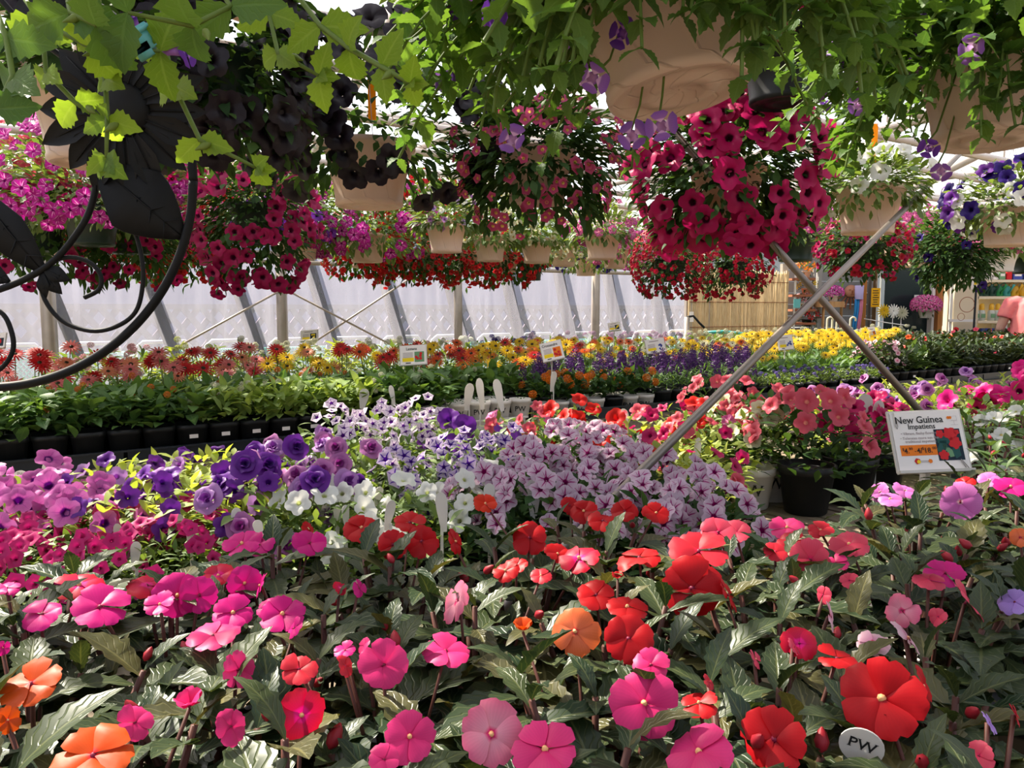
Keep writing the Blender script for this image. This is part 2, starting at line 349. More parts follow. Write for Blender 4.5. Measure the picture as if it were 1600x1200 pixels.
# ------------------------------------------------------------------ leaf and flower templates (quads, uv)
def t_leaf(nl=8, W=.32, fold=.25, droop=.5, serr=0., peak=.42, tip=1.0, base=.03, wave=0.):
    v = []; uv = []; y = z = 0.
    for i in range(nl+1):
        s = i/nl; a = -droop*(s**1.3)+.12*droop
        if i: y += math.cos(a)/nl; z += math.sin(a)/nl
        w = W*.5*((s/peak)**.75 if s < peak else (max(0, (1-s)/(1-peak)))**tip*1.0)*1.0
        if s >= peak: w = W*.5*(1-((s-peak)/(1-peak))**(1.5/tip))
        w = max(w, base*.5 if i == 0 else .004)
        if serr and 0 < i < nl: w *= 1+serr*(1 if i % 2 else -1)
        for j in (-1, 0, 1):
            v.append((j*w, y, z+fold*w*abs(j)+wave*math.sin(i*1.9+j)*w*abs(j))); uv.append((.5+.5*j, s))
    f = [(i*3+j, i*3+j+1, i*3+4+j, i*3+3+j) for i in range(nl) for j in (0, 1)]
    return np.array(v), np.array(f), np.array(uv)
def t_small():      # a bent four-vertex-wide leaf, 2 quads
    v = [(0, 0, 0), (.17, .4, .05), (0, .45, -.02), (-.17, .4, .05), (0, 1, -.16), (.09, .78, -.03), (-.09, .78, -.03)]
    f = [(0, 1, 2, 3), (3, 2, 4, 6), (2, 1, 5, 4)]
    uv = [(.5, 0), (1, .4), (.5, .45), (0, .4), (.5, 1), (1, .8), (0, .8)]
    return np.array(v), np.array(f), np.array(uv)
def t_petunia(nseg=20, prof=((.05, -.75), (.13, -.45), (.26, -.16), (.62, .0), (1.0, -.03)), lob=.24, ruf=.09, np_=5, seed=0, power=.75):
    r_ = random.Random(seed); ph = [r_.uniform(-1, 1) for _ in range(6)]
    v = []; uv = []; k = len(prof)
    for i, (r, z) in enumerate(prof):
        q = i/(k-1)
        for j in range(nseg):
            a = 2*math.pi*j/nseg; c = abs(math.cos(np_*a/2)); rr = r*(1-lob*(1-c**power)*q)
            zz = z+ruf*q*q*(math.sin(a*np_+ph[0])*.6+math.sin(a*3+ph[1])*.7+math.sin(a*2+ph[2])*.6)
            fr = (a*np_/(2*math.pi)+.5) % 1.0
            v.append((rr*math.cos(a), rr*math.sin(a), zz)); uv.append((fr, max(0.0, r if r > .2 else r*.6)))
    f = [(i*nseg+j, i*nseg+(j+1) % nseg, (i+1)*nseg+(j+1) % nseg, (i+1)*nseg+j) for i in range(k-1) for j in range(nseg)]
    return np.array(v), np.array(f), np.array(uv)
def t_petal(n=6, m=4, L=1.0, Wd=.95, cup=.18, notch=.07, seed=0, curl=.12):  # noqa
    """one broad impatiens petal along +Y from the eye"""
    r_ = random.Random(seed); v = []; uv = []
    for i in range(n+1):
        s = i/n; w = Wd*.5*math.sin(min(1, .06+s*.98)*math.pi*.60)**1.35*(1 if s < .8 else math.sqrt(max(.0, 1-((s-.8)/.24)**2)))
        for j in range(-m//2, m//2+1):
            x = 2*j/m; e = 1-notch*(s**3)*math.exp(-(x*3.2)**2)
            yy = L*(.03+.97*s)*e*(1-.07*x*x)
            zz = cup*(s**1.6)*.35-curl*s*s*s*.9+.07*math.cos(x*2.6)*s+.035*math.sin(3.1*x+r_.uniform(0, .5)+5*s)*s
            v.append((x*w, yy, zz)); uv.append((.5+.5*x, s))
    c = m+1
    f = [(i*c+j, i*c+j+1, (i+1)*c+j+1, (i+1)*c+j) for i in range(n) for j in range(m)]
    return np.array(v), np.array(f), np.array(uv)
def t_join(parts):
    V, Fq, UVv = [], [], []; b = 0
    for (v, f, uv), M in parts:
        A = np.array([list(r) for r in M]); V.append(v @ A[:3, :3].T+A[:3, 3]); Fq.append(f+b); UVv.append(uv); b += len(v)
    return np.vstack(V), np.vstack(Fq), np.vstack(UVv)
def t_gerbera(n=15, seed=0):
    ray_ = (np.array([(0, .1, 0), (.09, .5, .06), (.045, 1, 0), (-.045, 1, 0), (-.09, .5, .06), (0, .5, .03)]), np.array([(0, 1, 5, 4), (4, 5, 2, 3), (5, 1, 2, 5)][:2]+[(5, 1, 2, 2)][:0]), np.array([(.5, 0), (1, .5), (1, 1), (0, 1), (0, .5), (.5, .5)]))
    v = np.array([(-.05, .1, 0), (.05, .1, 0), (.10, .6, .07), (-.10, .6, .07), (.05, 1, .02), (-.05, 1, .02)]); f = np.array([(0, 1, 2, 3), (3, 2, 4, 5)]); uv = np.array([(0, 0), (1, 0), (1, .6), (0, .6), (1, 1), (0, 1)])
    ps = []
    for k in range(n): ps.append(((v, f, uv), Matrix.Rotation(2*math.pi*k/n, 4, 'Z') @ Matrix.Rotation(-.05, 4, 'X')))
    for k in range(n-3): ps.append(((v*.72, f, uv), Matrix.Translation((0, 0, .05)) @ Matrix.Rotation(2*math.pi*(k+.4)/(n-3), 4, 'Z') @ Matrix.Rotation(.22, 4, 'X')))
    return t_join(ps)
def t_floret():      # tiny 4-petal floret
    v = np.array([(0, 0, -.3), (1, .45, .1), (1.1, 0, 0), (1, -.45, .1)]); f = np.array([(0, 3, 2, 1)]); uv = np.array([(.5, 0), (1, .8), (.5, 1), (0, .8)])
    return t_join([((v, f, uv), Matrix.Rotation(math.pi/2*k, 4, 'Z')) for k in range(4)])
def sph(n):
    out = []
    for i in range(n):
        z = 1-2*(i+.5)/n; a = i*2.39996; r = math.sqrt(max(0, 1-z*z)); out.append(Vector((r*math.cos(a), r*math.sin(a), z)))
    return out
FL = t_floret()
def t_cluster(n, r, s, zmin=-.2, flat=1.0):
    return t_join([(FL, face(d, Vector((d.x*r, d.y*r, d.z*r*flat)), s)) for d in sph(n) if d.z > zmin])
def t_spike(n=16, h=1.0, r=.16, s=.13):
    return t_join([(FL, face(Vector((math.cos(k*2.4), math.sin(k*2.4), .35)), Vector((math.cos(k*2.4)*r*(1-.7*k/n), math.sin(k*2.4)*r*(1-.7*k/n), h*k/n)), s*(1.15-.6*k/n))) for k in range(n)])
def t_torenia():     # tube and four lips, opening along +Z
    tube = t_petunia(8, ((.10, -1.5), (.16, -.8), (.30, -.12), (.36, 0)), 0, 0, 4)
    lip = t_petal(4, 2, .95, 1.5, .3, .05, 3, .30)
    ps = [(tube, Matrix.Identity(4))]
    for k, sc in ((0, 1.05), (1, .85), (2, .95), (3, .85)):
        ps.append((lip, Matrix.Rotation(math.pi/2*k, 4, 'Z') @ Matrix.Translation((0, .2, 0)) @ Matrix.Rotation(.35, 4, 'X') @ Matrix.Scale(sc*.8, 4)))
    return t_join(ps)
def t_double():
    return t_join([(t_petunia(16, ((.1, -.5), (.3, -.1), (.7, .1), (1, 0)), .14, .12, 5, 2), Matrix.Identity(4)),
                   (t_petunia(14, ((.05, -.1), (.25, .15), (.45, .3), (.62, .22)), .2, .2, 5, 4), Matrix.Rotation(.5, 4, 'Z')),
                   (t_petunia(12, ((.05, .1), (.15, .3), (.32, .42)), .2, .2, 4, 6), Matrix.Rotation(.2, 4, 'Z'))])
TM = {
 'imp0': t_leaf(14, .40, .30, .55, .10, .40, .8), 'imp1': t_leaf(14, .36, .22, .95, .10, .42, .8, wave=.15), 'imp2': t_leaf(14, .44, .38, .35, .10, .45, .8, wave=.1),
 'tor0': t_leaf(12, .66, .18, .5, .13, .30, .9), 'tor1': t_leaf(12, .72, .28, .8, .13, .32, .9, wave=.1),
 'lan': t_leaf(6, .52, .2, .6, 0, .38, .9), 'pet': t_leaf(4, .42, .15, .5, 0, .5), 'small': t_small(),
 'strap': t_leaf(5, .16, .2, .5, 0, .5), 'whi': t_leaf(8, .40, .25, .6, 0, .42, .8),
 'petunia0': t_petunia(seed=1), 'petunia1': t_petunia(seed=2, ruf=.14), 'petunia2': t_petunia(seed=3, lob=.18, ruf=.12),
 'cali': t_petunia(10, ((.08, -.7), (.22, -.2), (.6, .0), (1., -.02)), .22, .06, 5, 5),
 'double': t_double(), 'gerb': t_gerbera(), 'torfl': t_torenia(), 'lantball': t_cluster(34, .8, .34, -.35), 'umbel': t_cluster(44, .9, .36, .1, .55),
 'spike': t_spike(), 'petal0': t_petal(seed=1), 'petal1': t_petal(seed=2, notch=.11, cup=.3), 'petal2': t_petal(seed=3, Wd=1.05, curl=.22), 'floret': FL,
}
MC = {}
def tm(key, mat):
    if (key, mat) not in MC: MC[(key, mat)] = scatter(key, TM[key], [Matrix.Identity(4)], MATS[mat])
    return MC[(key, mat)]

# text as flat mesh with added serifs
TXT = {}
def text_mesh(s, mat, serif=True):
    if (s, mat, serif) in TXT: return TXT[(s, mat, serif)]
    cu = bpy.data.curves.new('lettering', 'FONT'); cu.body = s; cu.size = 1; cu.align_x = 'CENTER'; cu.resolution_u = 3; cu.offset = .010
    o = bpy.data.objects.new('lettering', cu); me0 = bpy.data.meshes.new_from_object(o)
    V = [tuple(v.co) for v in me0.vertices]; Fs = [tuple(p.vertices) for p in me0.polygons]
    if serif:
        cnt = {}
        for p in Fs:
            for a, b in zip(p, p[1:]+p[:1]): cnt[tuple(sorted((a, b)))] = cnt.get(tuple(sorted((a, b))), 0)+1
        for (a, b), c in list(cnt.items()):
            A, B = V[a], V[b]
            if c == 1 and abs(A[1]-B[1]) < .004 and .03 < abs(A[0]-B[0]) < .14:
                top = A[1] > .3; x0, x1 = min(A[0], B[0])-.05, max(A[0], B[0])+.05; y0 = A[1]-.035 if top else A[1]; k = len(V)
                V += [(x0, y0, 0), (x1, y0, 0), (x1, y0+.035, 0), (x0, y0+.035, 0)]; Fs.append((k, k+1, k+2, k+3))
    me = bpy.data.meshes.new('lettering'); me.from_pydata(V, [], Fs); me.materials.append(MATS[mat])
    bpy.data.objects.remove(o); TXT[(s, mat, serif)] = me; return me

# ------------------------------------------------------------------ the setting: floor, film wall, roof
def struct(name, me, parent=None, M=None):
    o = link(name, me, parent, M)
    if parent is None: tag(o, kind='structure')
    return o
fl = MB(); fl.add([(-30, -20, 0), (45, -20, 0), (45, 60, 0), (-30, 60, 0)], [(0, 1, 2, 3)]); struct('floor', fl.mesh('floor', MATS['concrete']))
lw = MB(); c0 = [gh(-14, 6.1, .012), gh(30, 6.1, .012), gh(30, 45, .012), gh(-14, 45, .012)]; lw.add(c0, [(0, 1, 2, 3)]); o = struct('floor_lawn', lw.mesh('lawn', MATS['lawn']))
WP = 6.0; SP = 1.54; T0 = .038*6
wall = struct('wall_back', None)
for k in range(-3, 5):
    t = T0+SP*k
    MB().beam(gh(t, WP-.04, 0), gh(t, WP-.04, 2.1), .07, .07).build('post', MATS['alu'], wall)
    if k < 4:
        n = 10; v = []; f = []
        for i in range(n+1):
            for z in (0, 1.74): v.append(gh(t+SP*i/n, WP+.02+.012*math.sin(i*2.1+k), z))
        for i in range(n): f.append((2*i, 2*i+2, 2*i+3, 2*i+1))
        m = MB().add(v, f); m.build('film_panel', MATS['wall_film'], wall)
    if k == 4: break
    MB().beam(gh(t, WP-.05, 1.76), gh(t+SP, WP-.05, 1.76), .05, .045).build('rail', MATS['alu'], wall)
    MB().beam(gh(t, WP-.05, 1.70), gh(t+SP, WP-.05, 1.70), .03, .03).build('rail', MATS['alu'], wall)
plain('prop_wood', (.055, .05, .045), .8, .2)  # shade put into the colour: bars kept dark to blend with shadow bands
# slanting dark bars added outside the film, standing in for rafter shadows on it
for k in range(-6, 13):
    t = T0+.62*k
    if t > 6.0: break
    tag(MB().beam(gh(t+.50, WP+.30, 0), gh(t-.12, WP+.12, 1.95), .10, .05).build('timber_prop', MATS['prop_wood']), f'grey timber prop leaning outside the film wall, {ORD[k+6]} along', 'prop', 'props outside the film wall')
for t0, t1 in ((.30*6, .55*6), (.28, 1.70)):
    pass
for a, b in ((gh(T0+SP*1.0, WP-.10, .95), gh(T0+SP*1.95, WP-.10, 1.85)), (gh(T0+SP*1.0, WP-.1, 1.5), gh(T0+SP*1.95, WP-.1, .75)), (gh(T0+SP*.35, WP-.10, .95), gh(T0+SP*1.0, WP-.10, 1.5))):
    MB().bar(a, b, .008).build('brace_rod', MATS['alu'], wall)
# roof: gable with rafters, purlins, panels
ceil = struct('ceiling', None)
def roofz(p): return 2.1+(WP-p)*.36 if p > .6 else 2.1+(WP-.6)*.36-(.6-p)*.36
TR0, TR1 = T0-SP*3, T0+SP*8
for k in range(-3, 9):
    t = T0+SP*k
    for pa, pb in ((WP, .6), (.6, -4.5)):
        MB().beam(gh(t, pa, roofz(pa)), gh(t, pb, roofz(pb)), .05, .09).build('rafter', MATS['pipe'], ceil)
        if k < 8:
            q = [gh(t, pa, roofz(pa)+.06), gh(t+SP, pa, roofz(pa)+.06), gh(t+SP, pb, roofz(pb)+.06), gh(t, pb, roofz(pb)+.06)]
            MB().add(q, [(0, 1, 2, 3)]).build('roof_panel', MATS['roof_film'], ceil)
for p in (4.6, 3.0, 1.4, .6, -1.5, -3.5):
    MB().bar(gh(TR0, p, roofz(p)-.06), gh(TR1, p, roofz(p)-.06), .022, 8).build('purlin', MATS['pipe'], ceil)
PIPES = (.70, 1.75, 2.05, 2.42, 3.0, 3.5, 4.0, 4.5, 5.1); PZ = CZ+.76
for p in PIPES: MB().bar(gh(TR0, p, PZ), gh(T0+SP*6, p, PZ), .019, 8).build('hanging_pipe', MATS['pipe'], ceil)
for k in range(-2, 7): MB().bar(gh(T0+SP*k, -2.0, PZ+.04), gh(T0+SP*k, WP-.05, PZ+.04), .02, 8).build('cross_pipe', MATS['pipe'], ceil)
for k in range(-2, 7):
    for p in (.7, 3.0): MB().bar(gh(T0+SP*k, p, PZ), gh(T0+SP*k, p, roofz(p)), .008).build('drop_rod', MATS['pipe'], ceil)

# diagonal brace pipes crossing over the front bench
a = at(1070, 225, 2.4); b = at(1435, 640, 2.4); d = b-a
a2 = a+d*((PZ-.02-a.z)/d.z); b2 = a+d*((BZ+.01-a.z)/d.z)
tag(MB().bar(a2, b2, .0115, 10).build('brace_pipe', MATS['brace_steel']), 'dark steel brace pipe slanting down behind the price sign', 'pipe', 'crossed brace pipes')
a = at(950, 788, 1.52); b = at(1442, 298, 2.95); d = b-a
a2 = a+d*((BZ+.01-a.z)/d.z); b2 = a+d*((PZ-.02-a.z)/d.z)
tag(MB().bar(a2, b2, .0105, 10).build('brace_pipe', MATS['brace_steel']), 'pale grey brace pipe rising out of the striped petunias', 'pipe', 'crossed brace pipes')

# benches
def bench(name, t0, t1, p0, p1, label, slat=.088, gap=.014):
    b = thing(name, gh((t0+t1)/2, (p0+p1)/2, 0), label, 'bench'); o = b.location.copy()
    n = int((t1-t0)/(slat+gap)); me = MB().box((0, 0, 0), (slat, p1-p0, .022)).mesh('slat', MATS['bench_wood'], False)
    R = Matrix.Rotation(-TH+math.pi/2, 4, 'Z')
    for i in range(n):
        M = R.copy(); M.translation = gh(t0+(slat+gap)*(i+.5), (p0+p1)/2+U(-.006, .006), BZ-.011+U(-.0015, .001))-o; link('slat', me, b, M)
    for p in (p0+.02, (p0+p1)/2, p1-.02): MB().beam(gh(t0, p, BZ-.075)-o, gh(t1, p, BZ-.075)-o, .04, .1).build('bearer', MATS['bench_wood'], b, smooth=False)
    k = int((t1-t0)/1.5)+1
    for i in range(k+1):
        for p in (p0+.05, p1-.05): MB().beam(gh(t0+.06+(t1-t0-.12)*i/k, p, 0)-o, gh(t0+.06+(t1-t0-.12)*i/k, p, BZ-.12)-o, .08, .08).build('leg', MATS['bench_wood'], b, smooth=False)
bench('plant_bench', -3.2, 6.0, -.35, 2.72, 'grey slatted wooden bench under the impatiens and petunias')
bench('plant_bench', -1.6, 9.0, 3.33, 5.45, 'long slatted wooden bench along the film wall')

# ------------------------------------------------------------------ pots
def pot_mesh(key, mat, prof, n=20, square=False):
    k = ('pot', key, mat)
    if k not in MC: MC[k] = MB().lathe(prof, n, square=square).mesh('pot', MATS[mat])
    return MC[k]
def round_pot(mat, r0, r1, h):
    return pot_mesh((round(r0, 3), round(r1, 3), round(h, 3)), mat, [(r0*.93, 0), (r0, .004), (r1*.97, h*.82), (r1*1.03, h*.83), (r1*1.04, h), (r1*.97, h), (r1*.94, h*.9), (.001, h*.9)], 24)
def square_pot(mat, r, h):
    return pot_mesh(('sq', round(r, 3), round(h, 3)), mat, [(r*.72, 0), (r*.95, h*.86), (r, h*.87), (r, h), (r*.93, h), (r*.9, h*.9), (.001, h*.9)], 16, True)
STICK = MB().box((0, 0, 0), (.034, .0008, .016)).mesh('price_sticker', MATS['paper'], False)
def towards_cam(P, up=.0):
    v = Vector((0, 0, CZ))-P; v.z *= .3; v.normalize(); v.z += up; return v

# ------------------------------------------------------------------ foreground impatiens
EYE = MB().lathe([(.02, -.16), (.07, -.05), (.10, .03), (.05, .09), (.001, .10)], 8).mesh('bloom', MATS['eye_dark'])
EYE2 = MB().lathe([(.02, -.16), (.07, -.05), (.10, .05), (.06, .14), (.001, .16)], 8).mesh('bloom', MATS['eye_pale'])
BUD = MB().lathe([(.001, 0), (.006, .004), (.0085, .012), (.005, .022), (.001, .027)], 7).mesh('bud', MATS['bud_red'])
def imp_bloom(parent, base, P, R, mat, n, lay=0, cup=0.):
    eye = EYE2 if random.random() < .35 else EYE
    b = link('bloom', eye, parent, face(n, P-base, R))
    sp = U(0, 6.28)
    for k in range(5):
        tl = 1.0*U(.90, 1.06)
        M = Matrix.Rotation(sp+k*2*math.pi/5+U(-.08, .08), 4, 'Z') @ Matrix.Translation((0, 0, .045*(k % 3)+.01)) @ Matrix.Rotation(cup+U(-.16, .22), 4, 'X') @ Matrix.Rotation(U(-.16, .16), 4, 'Y') @ Matrix.Diagonal((tl*U(.98, 1.12), tl, tl, 1))
        link('petal', tm(random.choice(('petal0', 'petal1', 'petal2')), mat), b, M)
    return b
IMPL = ['imp0', 'imp1', 'imp2']
def impatiens(P, rad, label, group, pot='dark_pot', leaf='leaf_impatiens', blooms=(), stems=8, hscale=1.0, name='impatiens_plant', cat='potted plant', tips=IMPL, ll=(.066, .104), text=False, low=12):
    o = thing(name, P, label, cat, group)
    if pot == 'dark_pot': link('pot', square_pot(pot, .055, .09), o, Matrix.Rotation(U(0, 1.5), 4, 'Z'))
    else: link('pot', round_pot(pot, .044, .062, .11), o)
    def leaf_at(q, d, L, up=UP):
        m = random.choice((leaf, leaf, leaf, 'leaf_bronze')) if leaf == 'leaf_impatiens' else leaf
        link('leaf', tm(random.choice(tips), m), o, frame(d, up, q, L))
    a0 = U(0, 6.28); st = MB()
    for k in range(stems):
        a = a0+k*2*math.pi/max(stems-1, 1); rr = 0 if k == stems-1 else rad*U(.42, .8)
        tip = Vector((rr*math.cos(a), rr*math.sin(a), (.295+U(-.04, .025)-rr*.22)*hscale)); b0 = Vector((rr*.18*math.cos(a), rr*.18*math.sin(a), .08))
        st.tube([b0, (b0+tip)/2+Vector((0, 0, .01)), tip], [.0045, .004, .003], 5)
        w0 = U(0, 6.28); nl = random.choice((5, 6, 6, 7))
        for j in range(nl):
            al = w0+j*2.4; el = [.95, .6, .35, .15, 0, -.15, -.3][j]+U(-.15, .15)
            d = Vector((math.cos(al)*math.cos(el), math.sin(al)*math.cos(el), math.sin(el)))+Vector((math.cos(a), math.sin(a), 0))*.35*(rr > 0)
            leaf_at(tip-UP*.008*j, d, (U(*ll))*(.62 if j == 0 else .8 if j == 1 else 1))
        if random.random() < .22:
            link('bud', BUD, o, face(Vector((U(-1, 1), U(-1, 1), .8)), tip+Vector((U(-.01, .01), U(-.01, .01), .008)), U(.5, .8)))
    for j in range(low):
        al = U(0, 6.28); d = Vector((math.cos(al), math.sin(al), U(-.15, .35))); leaf_at(Vector((math.cos(al)*.02, math.sin(al)*.02, U(.15, .27)*hscale)), d, U(*ll)*1.05)
    for (B, R, mat, n, cup) in blooms:
        st.tube([Vector((0, 0, .15)), (B-P)*.6+Vector((0, 0, .055)), B-P-Vector(n).normalized()*R*.12], [.0022, .002, .0018], 4)
        imp_bloom(o, P, B, R, mat, n, cup=cup)
    st.build('stem', MATS['stem_red'], o)
    if text:
        tz = link('lettering', text_mesh('PW', 'print_black'), o, Matrix.Translation((0, 0, 0)))
        d = towards_cam(P).normalized(); d.z = 0; d.normalize(); X = Vector((-d.y, d.x, 0))
        tz.matrix_basis = Matrix(((X.x, 0, d.x, d.x*.060), (X.y, 0, d.y, d.y*.060), (0, 1, 0, .05), (0, 0, 0, 1))) @ Matrix.Scale(.034, 4)
    return o

# bloom list read from the photograph: x, y, width in px, colour, pose (c: to camera, f: flat seen edge-on, u: upward, s: side, b: bud-like cup)
BL = '''828 840 58 red c|912 799 45 red u|890 790 30 red c|976 799 45 red u|1025 802 45 red u|942 814 50 red u|905 873 70 redmag u|871 866 44 red u|999 872 72 red f|1081 919 98 red c|1092 862 90 coralred u|1137 930 60 red s
931 930 62 red u|965 904 26 red b|845 900 38 coralred u|806 885 42 red u|899 986 82 peach c|817 985 42 orange b|982 998 82 red c|980 949 66 red f|1006 1099 108 hotpink c|1017 1039 62 hotpink u|852 1172 112 hotpink u|1092 1176 112 hotpink u|767 1147 104 lightpink c
1092 1099 62 red f|1107 1065 30 coralred s|1122 832 60 rose u|1149 832 46 rose u|1230 825 56 hotpink u|1282 829 42 coralred u|1327 851 60 rose u|1267 874 66 rose c|1237 847 46 coralred u|1305 880 42 hotpink u|1211 862 42 coralred u|1477 896 62 magenta u|1451 907 50 rose f
1511 941 76 rose s|1410 954 56 lightpink s|1466 964 32 rose s|1417 997 62 palepink s|1365 1005 52 palepink u|1297 964 52 palepink s|1249 1005 56 redmag c|1307 1029 62 red f|1378 1091 142 red c|1440 1072 66 red s|1210 1155 112 red c|1327 907 30 rose u|1286 930 30 rose s
1586 941 50 lilac u|1545 1129 38 lilac s|1586 1117 38 coralred s|1530 1181 48 rose s|1500 784 60 orchid c|1508 754 30 red u|1594 840 34 peach c|1414 767 38 orchid u|1391 780 38 orchid u|1579 761 48 magenta u|1376 769 34 orchid s|1545 750 34 orchid u
484 849 58 magenta u|481 825 24 red s|565 825 56 red u|640 817 52 red u|614 851 52 red c|659 846 56 red c|711 846 42 red s|758 787 40 orange_red u|790 892 46 red u|407 851 46 magenta u|407 915 44 magenta s|441 960 72 magenta u|422 948 44 magenta u|460 982 42 magenta s|561 920 30 magenta s|531 919 26 redmag s
715 941 74 lightpink s|599 1039 80 hotpink c|696 1018 82 hotpink f|539 1016 36 magenta u|467 1046 58 coralred u|539 1041 38 coralred s|569 1009 30 hotpink s|471 1117 84 redmag c|640 1151 88 hotpink c|600 1187 54 hotpink u|146 1181 120 orange u|49 1069 96 orange u|11 1125 46 orange s
296 1104 60 hotpink b|210 1129 62 hotpink s|360 1136 62 hotpink s|334 994 86 hotpink f|371 1046 66 hotpink s|156 949 92 magenta u|66 960 64 magenta u|124 915 74 redmag f|11 919 42 magenta f|277 930 76 magenta c|311 930 62 magenta c|229 915 64 redmag f|341 900 52 redmag u|382 911 58 magenta c|364 958 68 magenta u|378 850 62 magenta u|250 945 50 magenta u|4 1012 24 magenta s|1240 1010 30 rose s|1180 1030 34 rose s'''
CN = {'redmag': 'crimson', 'coralred': 'coral red', 'hotpink': 'hot pink', 'lightpink': 'light pink', 'palepink': 'pale pink', 'orange_red': 'scarlet'}
blooms = []
for e in BL.replace('\n', '|').split('|'):
    x, y, w, c, pose = e.split(); x, y, w = float(x), float(y), float(w)
    zt = BZ+.318
    P = onz(x, y, zt); R = w*P.y/FPX/2*1.04; R = min(R, .040)
    tc = (Vector((0, 0, CZ))-P).normalized()
    n = {'c': tc+Vector((U(-.25, .25), 0, U(-.05, .25))), 'u': tc*.55+UP*.75+Vector((U(-.3, .3), U(-.2, .2), 0)), 'f': tc*.22+UP+Vector((U(-.2, .2), 0, 0)),
         's': Vector((random.choice((-1, 1))*U(.6, 1), -.35, U(.2, .7))), 'b': tc*.4+UP}[pose]
    blooms.append([P, R, 'p_'+c, n, .8 if pose == 'b' else 0., c])
def limit(px):
    pts = [(-200, 945), (0, 935), (330, 925), (400, 885), (700, 850), (1000, 832), (1130, 862), (1220, 860), (1340, 858), (1390, 790), (1600, 745), (1800, 735)]
    for (a, b), (c, d) in zip(pts, pts[1:]):
        if a <= px <= c: return b+(d-b)*(px-a)/(c-a)
    return 800
spots = []
row = 0; Y = .36
ROWS = []
while Y < 1.75:
    x = -(.70*Y+.14)+U(0, .05); lst = []
    while x < .70*Y+.16:
        P = Vector((x+U(-.012, .012), Y+U(-.02, .02), BZ)); px, py = proj(P+UP*.28)
        if py > limit(px) and px < 1720: lst.append(P)
        x += .165
    if lst: ROWS.append(lst)
    Y += .148; row += 1
allsp = [(r, i, P) for r, l in enumerate(ROWS) for i, P in enumerate(l)]
att = {}
for b in blooms:
    k = min(allsp, key=lambda s: (Vector((s[2].x-b[0].x, s[2].y-b[0].y))).length); att.setdefault((k[0], k[1]), []).append(b)
RN = ['nearest', 'second', 'third', 'fourth', 'fifth', 'sixth', 'seventh', 'eighth', 'ninth', 'tenth', 'eleventh', 'twelfth', 'thirteenth']
for r, i, P in allsp:
    bl = att.get((r, i), []); cs = []
    for b in bl:
        c = CN.get(b[5], b[5])
        if c not in cs: cs.append(c)
    what = ' and '.join(cs[:2])+' blooms' if cs else 'no open bloom'
    px, py = proj(P+UP*.25)
    white = px > 1330 and py < 900
    impatiens(P, .12, f'dark impatiens, {what}, {ORD[i]} from metal-ring end of {RN[r]} row',
              'dark-leaved impatiens on the front bench', pot='white_plastic' if white else 'dark_pot', blooms=[b[:5] for b in bl], text=white)

# ------------------------------------------------------------------ clump plants (petunias and the like)
CLV = {}
def clump_mesh(leaf, tmpl, n, ls, kind='dome', var=0, r=.1, fh=.2):
    """unit clump: radius 1, height 1"""
    r, fh = round(r, 2), round(fh, 2); k = (leaf, tmpl, n, ls, kind, var, r, fh)
    if k in CLV: return CLV[k]
    ms = []
    for _ in range(n):
        a = U(0, 6.28); s = U(0, 1)**.5; q = Vector((math.cos(a)*s, math.sin(a)*s, 0)); h = math.sqrt(max(0, 1-s*s*.8))*U(.12 if n > 250 else .4, 1.0)
        q.z = h; d = Vector((q.x*1.1, q.y*1.1, U(-.1, .9)))+Vector((U(-.5, .5), U(-.5, .5), U(-.3, .4)))
        q = Vector((q.x*r, q.y*r, q.z*fh)); l_ = ls*(r*fh)**.5; ms.append(frame(d, Vector((U(-.3, .3), U(-.3, .3), 1)), q-d.normalized()*l_*.4, l_*U(.65, 1.15)))
    CLV[k] = scatter('foliage', TM[tmpl], ms, MATS[leaf]); return CLV[k]
def clump(name, P, r, h, label, group, flowers, dia, n, leaf, tmpl='pet', nl=170, ls=.30, pot='dark_pot', cat='potted plant', face_up=.5, potr=.06, poth=.10, text=None, sticker=False, low=.15):
    o = thing(name, P, label, cat, group)
    if pot:
        link('pot', round_pot(pot, potr*.75, potr, poth) if pot in ('white_plastic',) or potr > .07 else square_pot(pot, potr, poth), o, Matrix.Rotation(TH*-1+math.pi/2, 4, 'Z'))
        d = towards_cam(P).normalized(); d.z = 0; d.normalize(); X = Vector((-d.y, d.x, 0))
        if text:
            tz = link('lettering', text_mesh(text, 'print_black'), o); tz.matrix_basis = Matrix(((X.x, 0, d.x, d.x*potr*.93), (X.y, 0, d.y, d.y*potr*.93), (0, 1, 0, poth*.4), (0, 0, 0, 1))) @ Matrix.Scale(poth*.36, 4)
        if sticker:
            M = Matrix(((DV.x, NV.x, 0, -NV.x*(potr*.93)), (DV.y, NV.y, 0, -NV.y*(potr*.93)), (0, 0, 1, poth*.66), (0, 0, 0, 1))); link('price_sticker', STICK, o, M)
    fh = h-poth*.75
    f = link('foliage', clump_mesh(leaf, tmpl, nl, ls, var=random.randint(0, 2), r=r, fh=fh), o, Matrix.Translation((0, 0, poth*.75)) @ Matrix.Rotation(U(0, 6.28), 4, 'Z')); f['kind'] = 'stuff'
    for i in range(n):
        a = U(0, 6.28); s = U(0, 1)**.5*1.0
        q = Vector((math.cos(a)*s*r, math.sin(a)*s*r, poth*.75+fh*(math.sqrt(max(.0, 1-s*s*.85))*U(.9, 1.1)+.04)))
        nrm = Vector((math.cos(a)*s, math.sin(a)*s, face_up+U(-.2, .3)))+towards_cam(P)*.55
        mt, tp = random.choice(flowers); link('bloom', tm(tp, mt), o, face(nrm, q, dia*.5*U(.85, 1.12)))
    return o
PT = ('petunia0', 'petunia1', 'petunia2')
def fl(*ms, t=PT): return [(m, x) for m in ms for x in (t if isinstance(t, tuple) else (t,))]
